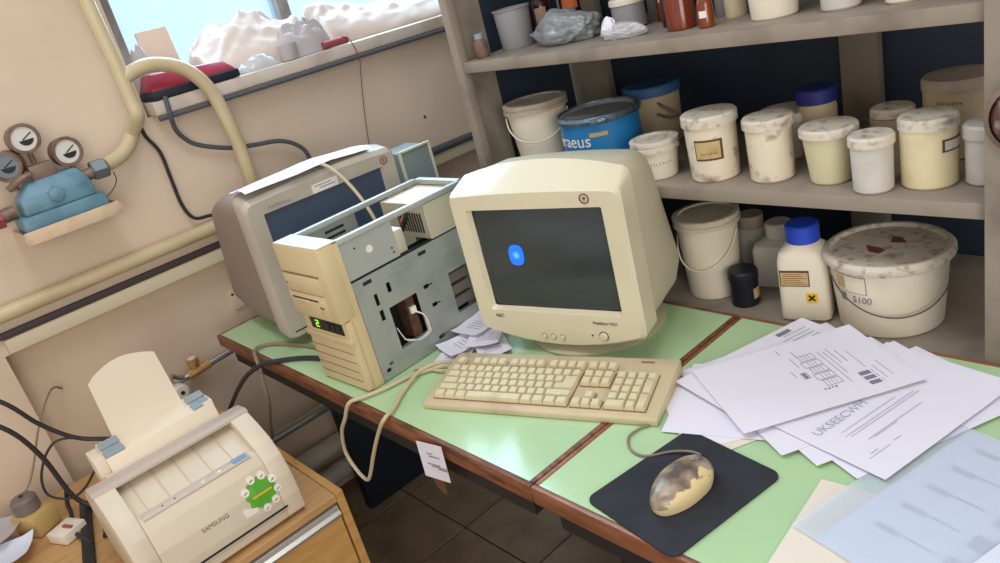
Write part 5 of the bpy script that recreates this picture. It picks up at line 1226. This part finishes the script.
def heap(label, y0, y1, prof, m, seed, xf=-2.205, xb=-2.395, lean=0.7):
    """crumpled sheet heaped along the sill; prof gives the crest height along y"""
    NS, NT = 110, 26; b = bmesh.new(); off = Vector((seed * 5.3, seed * 2.9, seed * 1.1)); rows = []
    def crest(y):
        for (ya, ha), (yb, hb) in zip(prof[:-1], prof[1:]):
            if ya <= y <= yb: return ha + (hb - ha) * (y - ya) / (yb - ya)
        return prof[-1][1]
    for i in range(NS + 1):
        s_ = i / NS; y = y0 + (y1 - y0) * s_
        endf = min(1.0, min(s_, 1 - s_) / 0.05) ** 0.5; row_ = []
        fx = xf + 0.018 * noise.noise(Vector((y * 9, 0, 2)) + off)
        for k in range(NT + 1):
            t_ = k / NT; x = fx + (xb - fx) * t_
            env = min(1.0, t_ / lean) ** 0.65 * (1.0 if t_ < 0.85 else max(0.0, (1 - t_) / 0.15) ** 0.5)
            p = Vector((y * 9.0 + t_ * 1.2, t_ * 2.0 - y * 5.0, 0)) + off
            w1 = noise.noise(p * 0.6) * 0.9
            n1 = noise.noise(Vector((p.x * 0.55 + w1, p.y * 0.7 + w1, 1.3))); f1 = 1 - math.sqrt(n1 * n1 + 0.004) * 2.6
            n2 = noise.noise(Vector((p.x * 0.9 - w1, p.y * 1.9, 5.3))); f2 = 1 - math.sqrt(n2 * n2 + 0.006) * 2.6
            f3 = noise.noise(Vector((p.x * 4.2, p.y * 3.8 + w1, 8.8)))
            h = crest(y) * env * endf * (0.90 + 0.22 * f1 * (0.4 + t_) * 0.6 + 0.13 * f2 + 0.03 * f3)
            row_.append((x, y + 0.010 * f1 * env, ZS + 0.001 + max(0.0, h)))
        rows.append(row_)
    T1 = [[b.verts.new(p) for p in r] for r in rows]; B1 = [[b.verts.new((p[0], p[1], ZS)) for p in r] for r in rows]
    for i in range(NS):
        for k in range(NT): b.faces.new((T1[i][k], T1[i + 1][k], T1[i + 1][k + 1], T1[i][k + 1])); b.faces.new((B1[i][k], B1[i][k + 1], B1[i + 1][k + 1], B1[i + 1][k]))
        for k in (0, NT): b.faces.new((T1[i][k], B1[i][k], B1[i + 1][k], T1[i + 1][k]))
    for i in (0, NS):
        for k in range(NT): b.faces.new((T1[i][k], T1[i][k + 1], B1[i][k + 1], B1[i][k]))
    bmesh.ops.recalc_face_normals(b, faces=b.faces)
    mb = MB(); mb.absorb(b); return tag(mb.build('wrapped_bundle', m, None, ang=75), label, 'bundle', G5)
heap('pale pink crumpled wrapping heaped behind the red case on the sill', 0.865, 1.255, [(0.70, 0.11), (0.88, 0.085), (0.96, 0.125), (1.02, 0.148), (1.12, 0.145), (1.19, 0.125), (1.26, 0.12)], M_cloth, 2)
heap('cream crumpled wrapping on the sill between red cord and shelving', 1.262, 1.98, [(1.26, 0.135), (1.34, 0.12), (1.43, 0.11), (1.55, 0.085), (1.62, 0.075), (1.79, 0.06), (1.98, 0.045)], M_cloth, 6)
bundle('wrapped_bundle', 'white crumpled plastic at the left end of the sill behind the pipe', 'bundle', (-2.295, 0.742, ZS), (0.055, 0.058, 0.150), M_clothgrey, 9, group=G5, ang=0.2)
bundle('wrapped_bundle', 'grey folded bundle in front of the pale wrapping near the red cord', 'bundle', (-2.215, 1.180, ZS), (0.048, 0.098, 0.098), M_clothgrey, 4, group=G5, fold=0.8, ang=1.2)
bundle('plastic_wrap', 'loose clear plastic film spilling along the sill edge', 'plastic', (-2.185, 1.005, ZS), (0.030, 0.065, 0.034), M_bag, 21, fold=0.9, ang=0.3)
o = MB().lathe([(0, 0), (0.024, 0), (0.026, 0.003), (0.029, 0.045), (0.025, 0.045), (0.022, 0.006), (0, 0.006)], 24).build('cup', M_clothgrey); o.location = (-2.176, 1.105, ZS + 0.001)
tag(o, 'small pale cup standing before the grey bundle on the sill', 'cup')
o = MB().tube([(-2.165, 1.215, ZS + 0.012), (-2.165, 1.30, ZS + 0.012)], 0.0115, 12, smooth=False).build('cord_reel', M_redcord); tag(o, 'small red cord winder lying on the sill edge', 'reel')
cable('thin red cord hanging from the sill down the wall', [(-2.165, 1.285, ZS + 0.024), (-2.140, 1.295, ZS + 0.01), (-2.130, 1.302, 1.34), (-2.150, 1.303, 1.29), (-2.165, 1.290, 1.20), (-2.170, 1.270, 1.08), (-2.17, 1.265, 1.0)], 0.0016, M_redcord, 'cord', 'cord')

# grey box behind the older monitor
t = thing('metal_box', 'grey-green metal box with pale edge beside the older monitor', 'box', (-1.815, 1.165, T), 0.0)
MB().box(-0.06, 0.045, -0.05, 0.05, 0.0, 0.342, bev=0.003).build('casing', M_greenbox, t)
for y in (-0.053, 0.047): MB().box(0.040, 0.050, y, y + 0.006, 0.0, 0.348, bev=0.001).build('front_frame', M_paleedge, t)
MB().box(0.040, 0.050, -0.047, 0.047, 0.342, 0.348, bev=0.001).build('front_frame', M_paleedge, t)
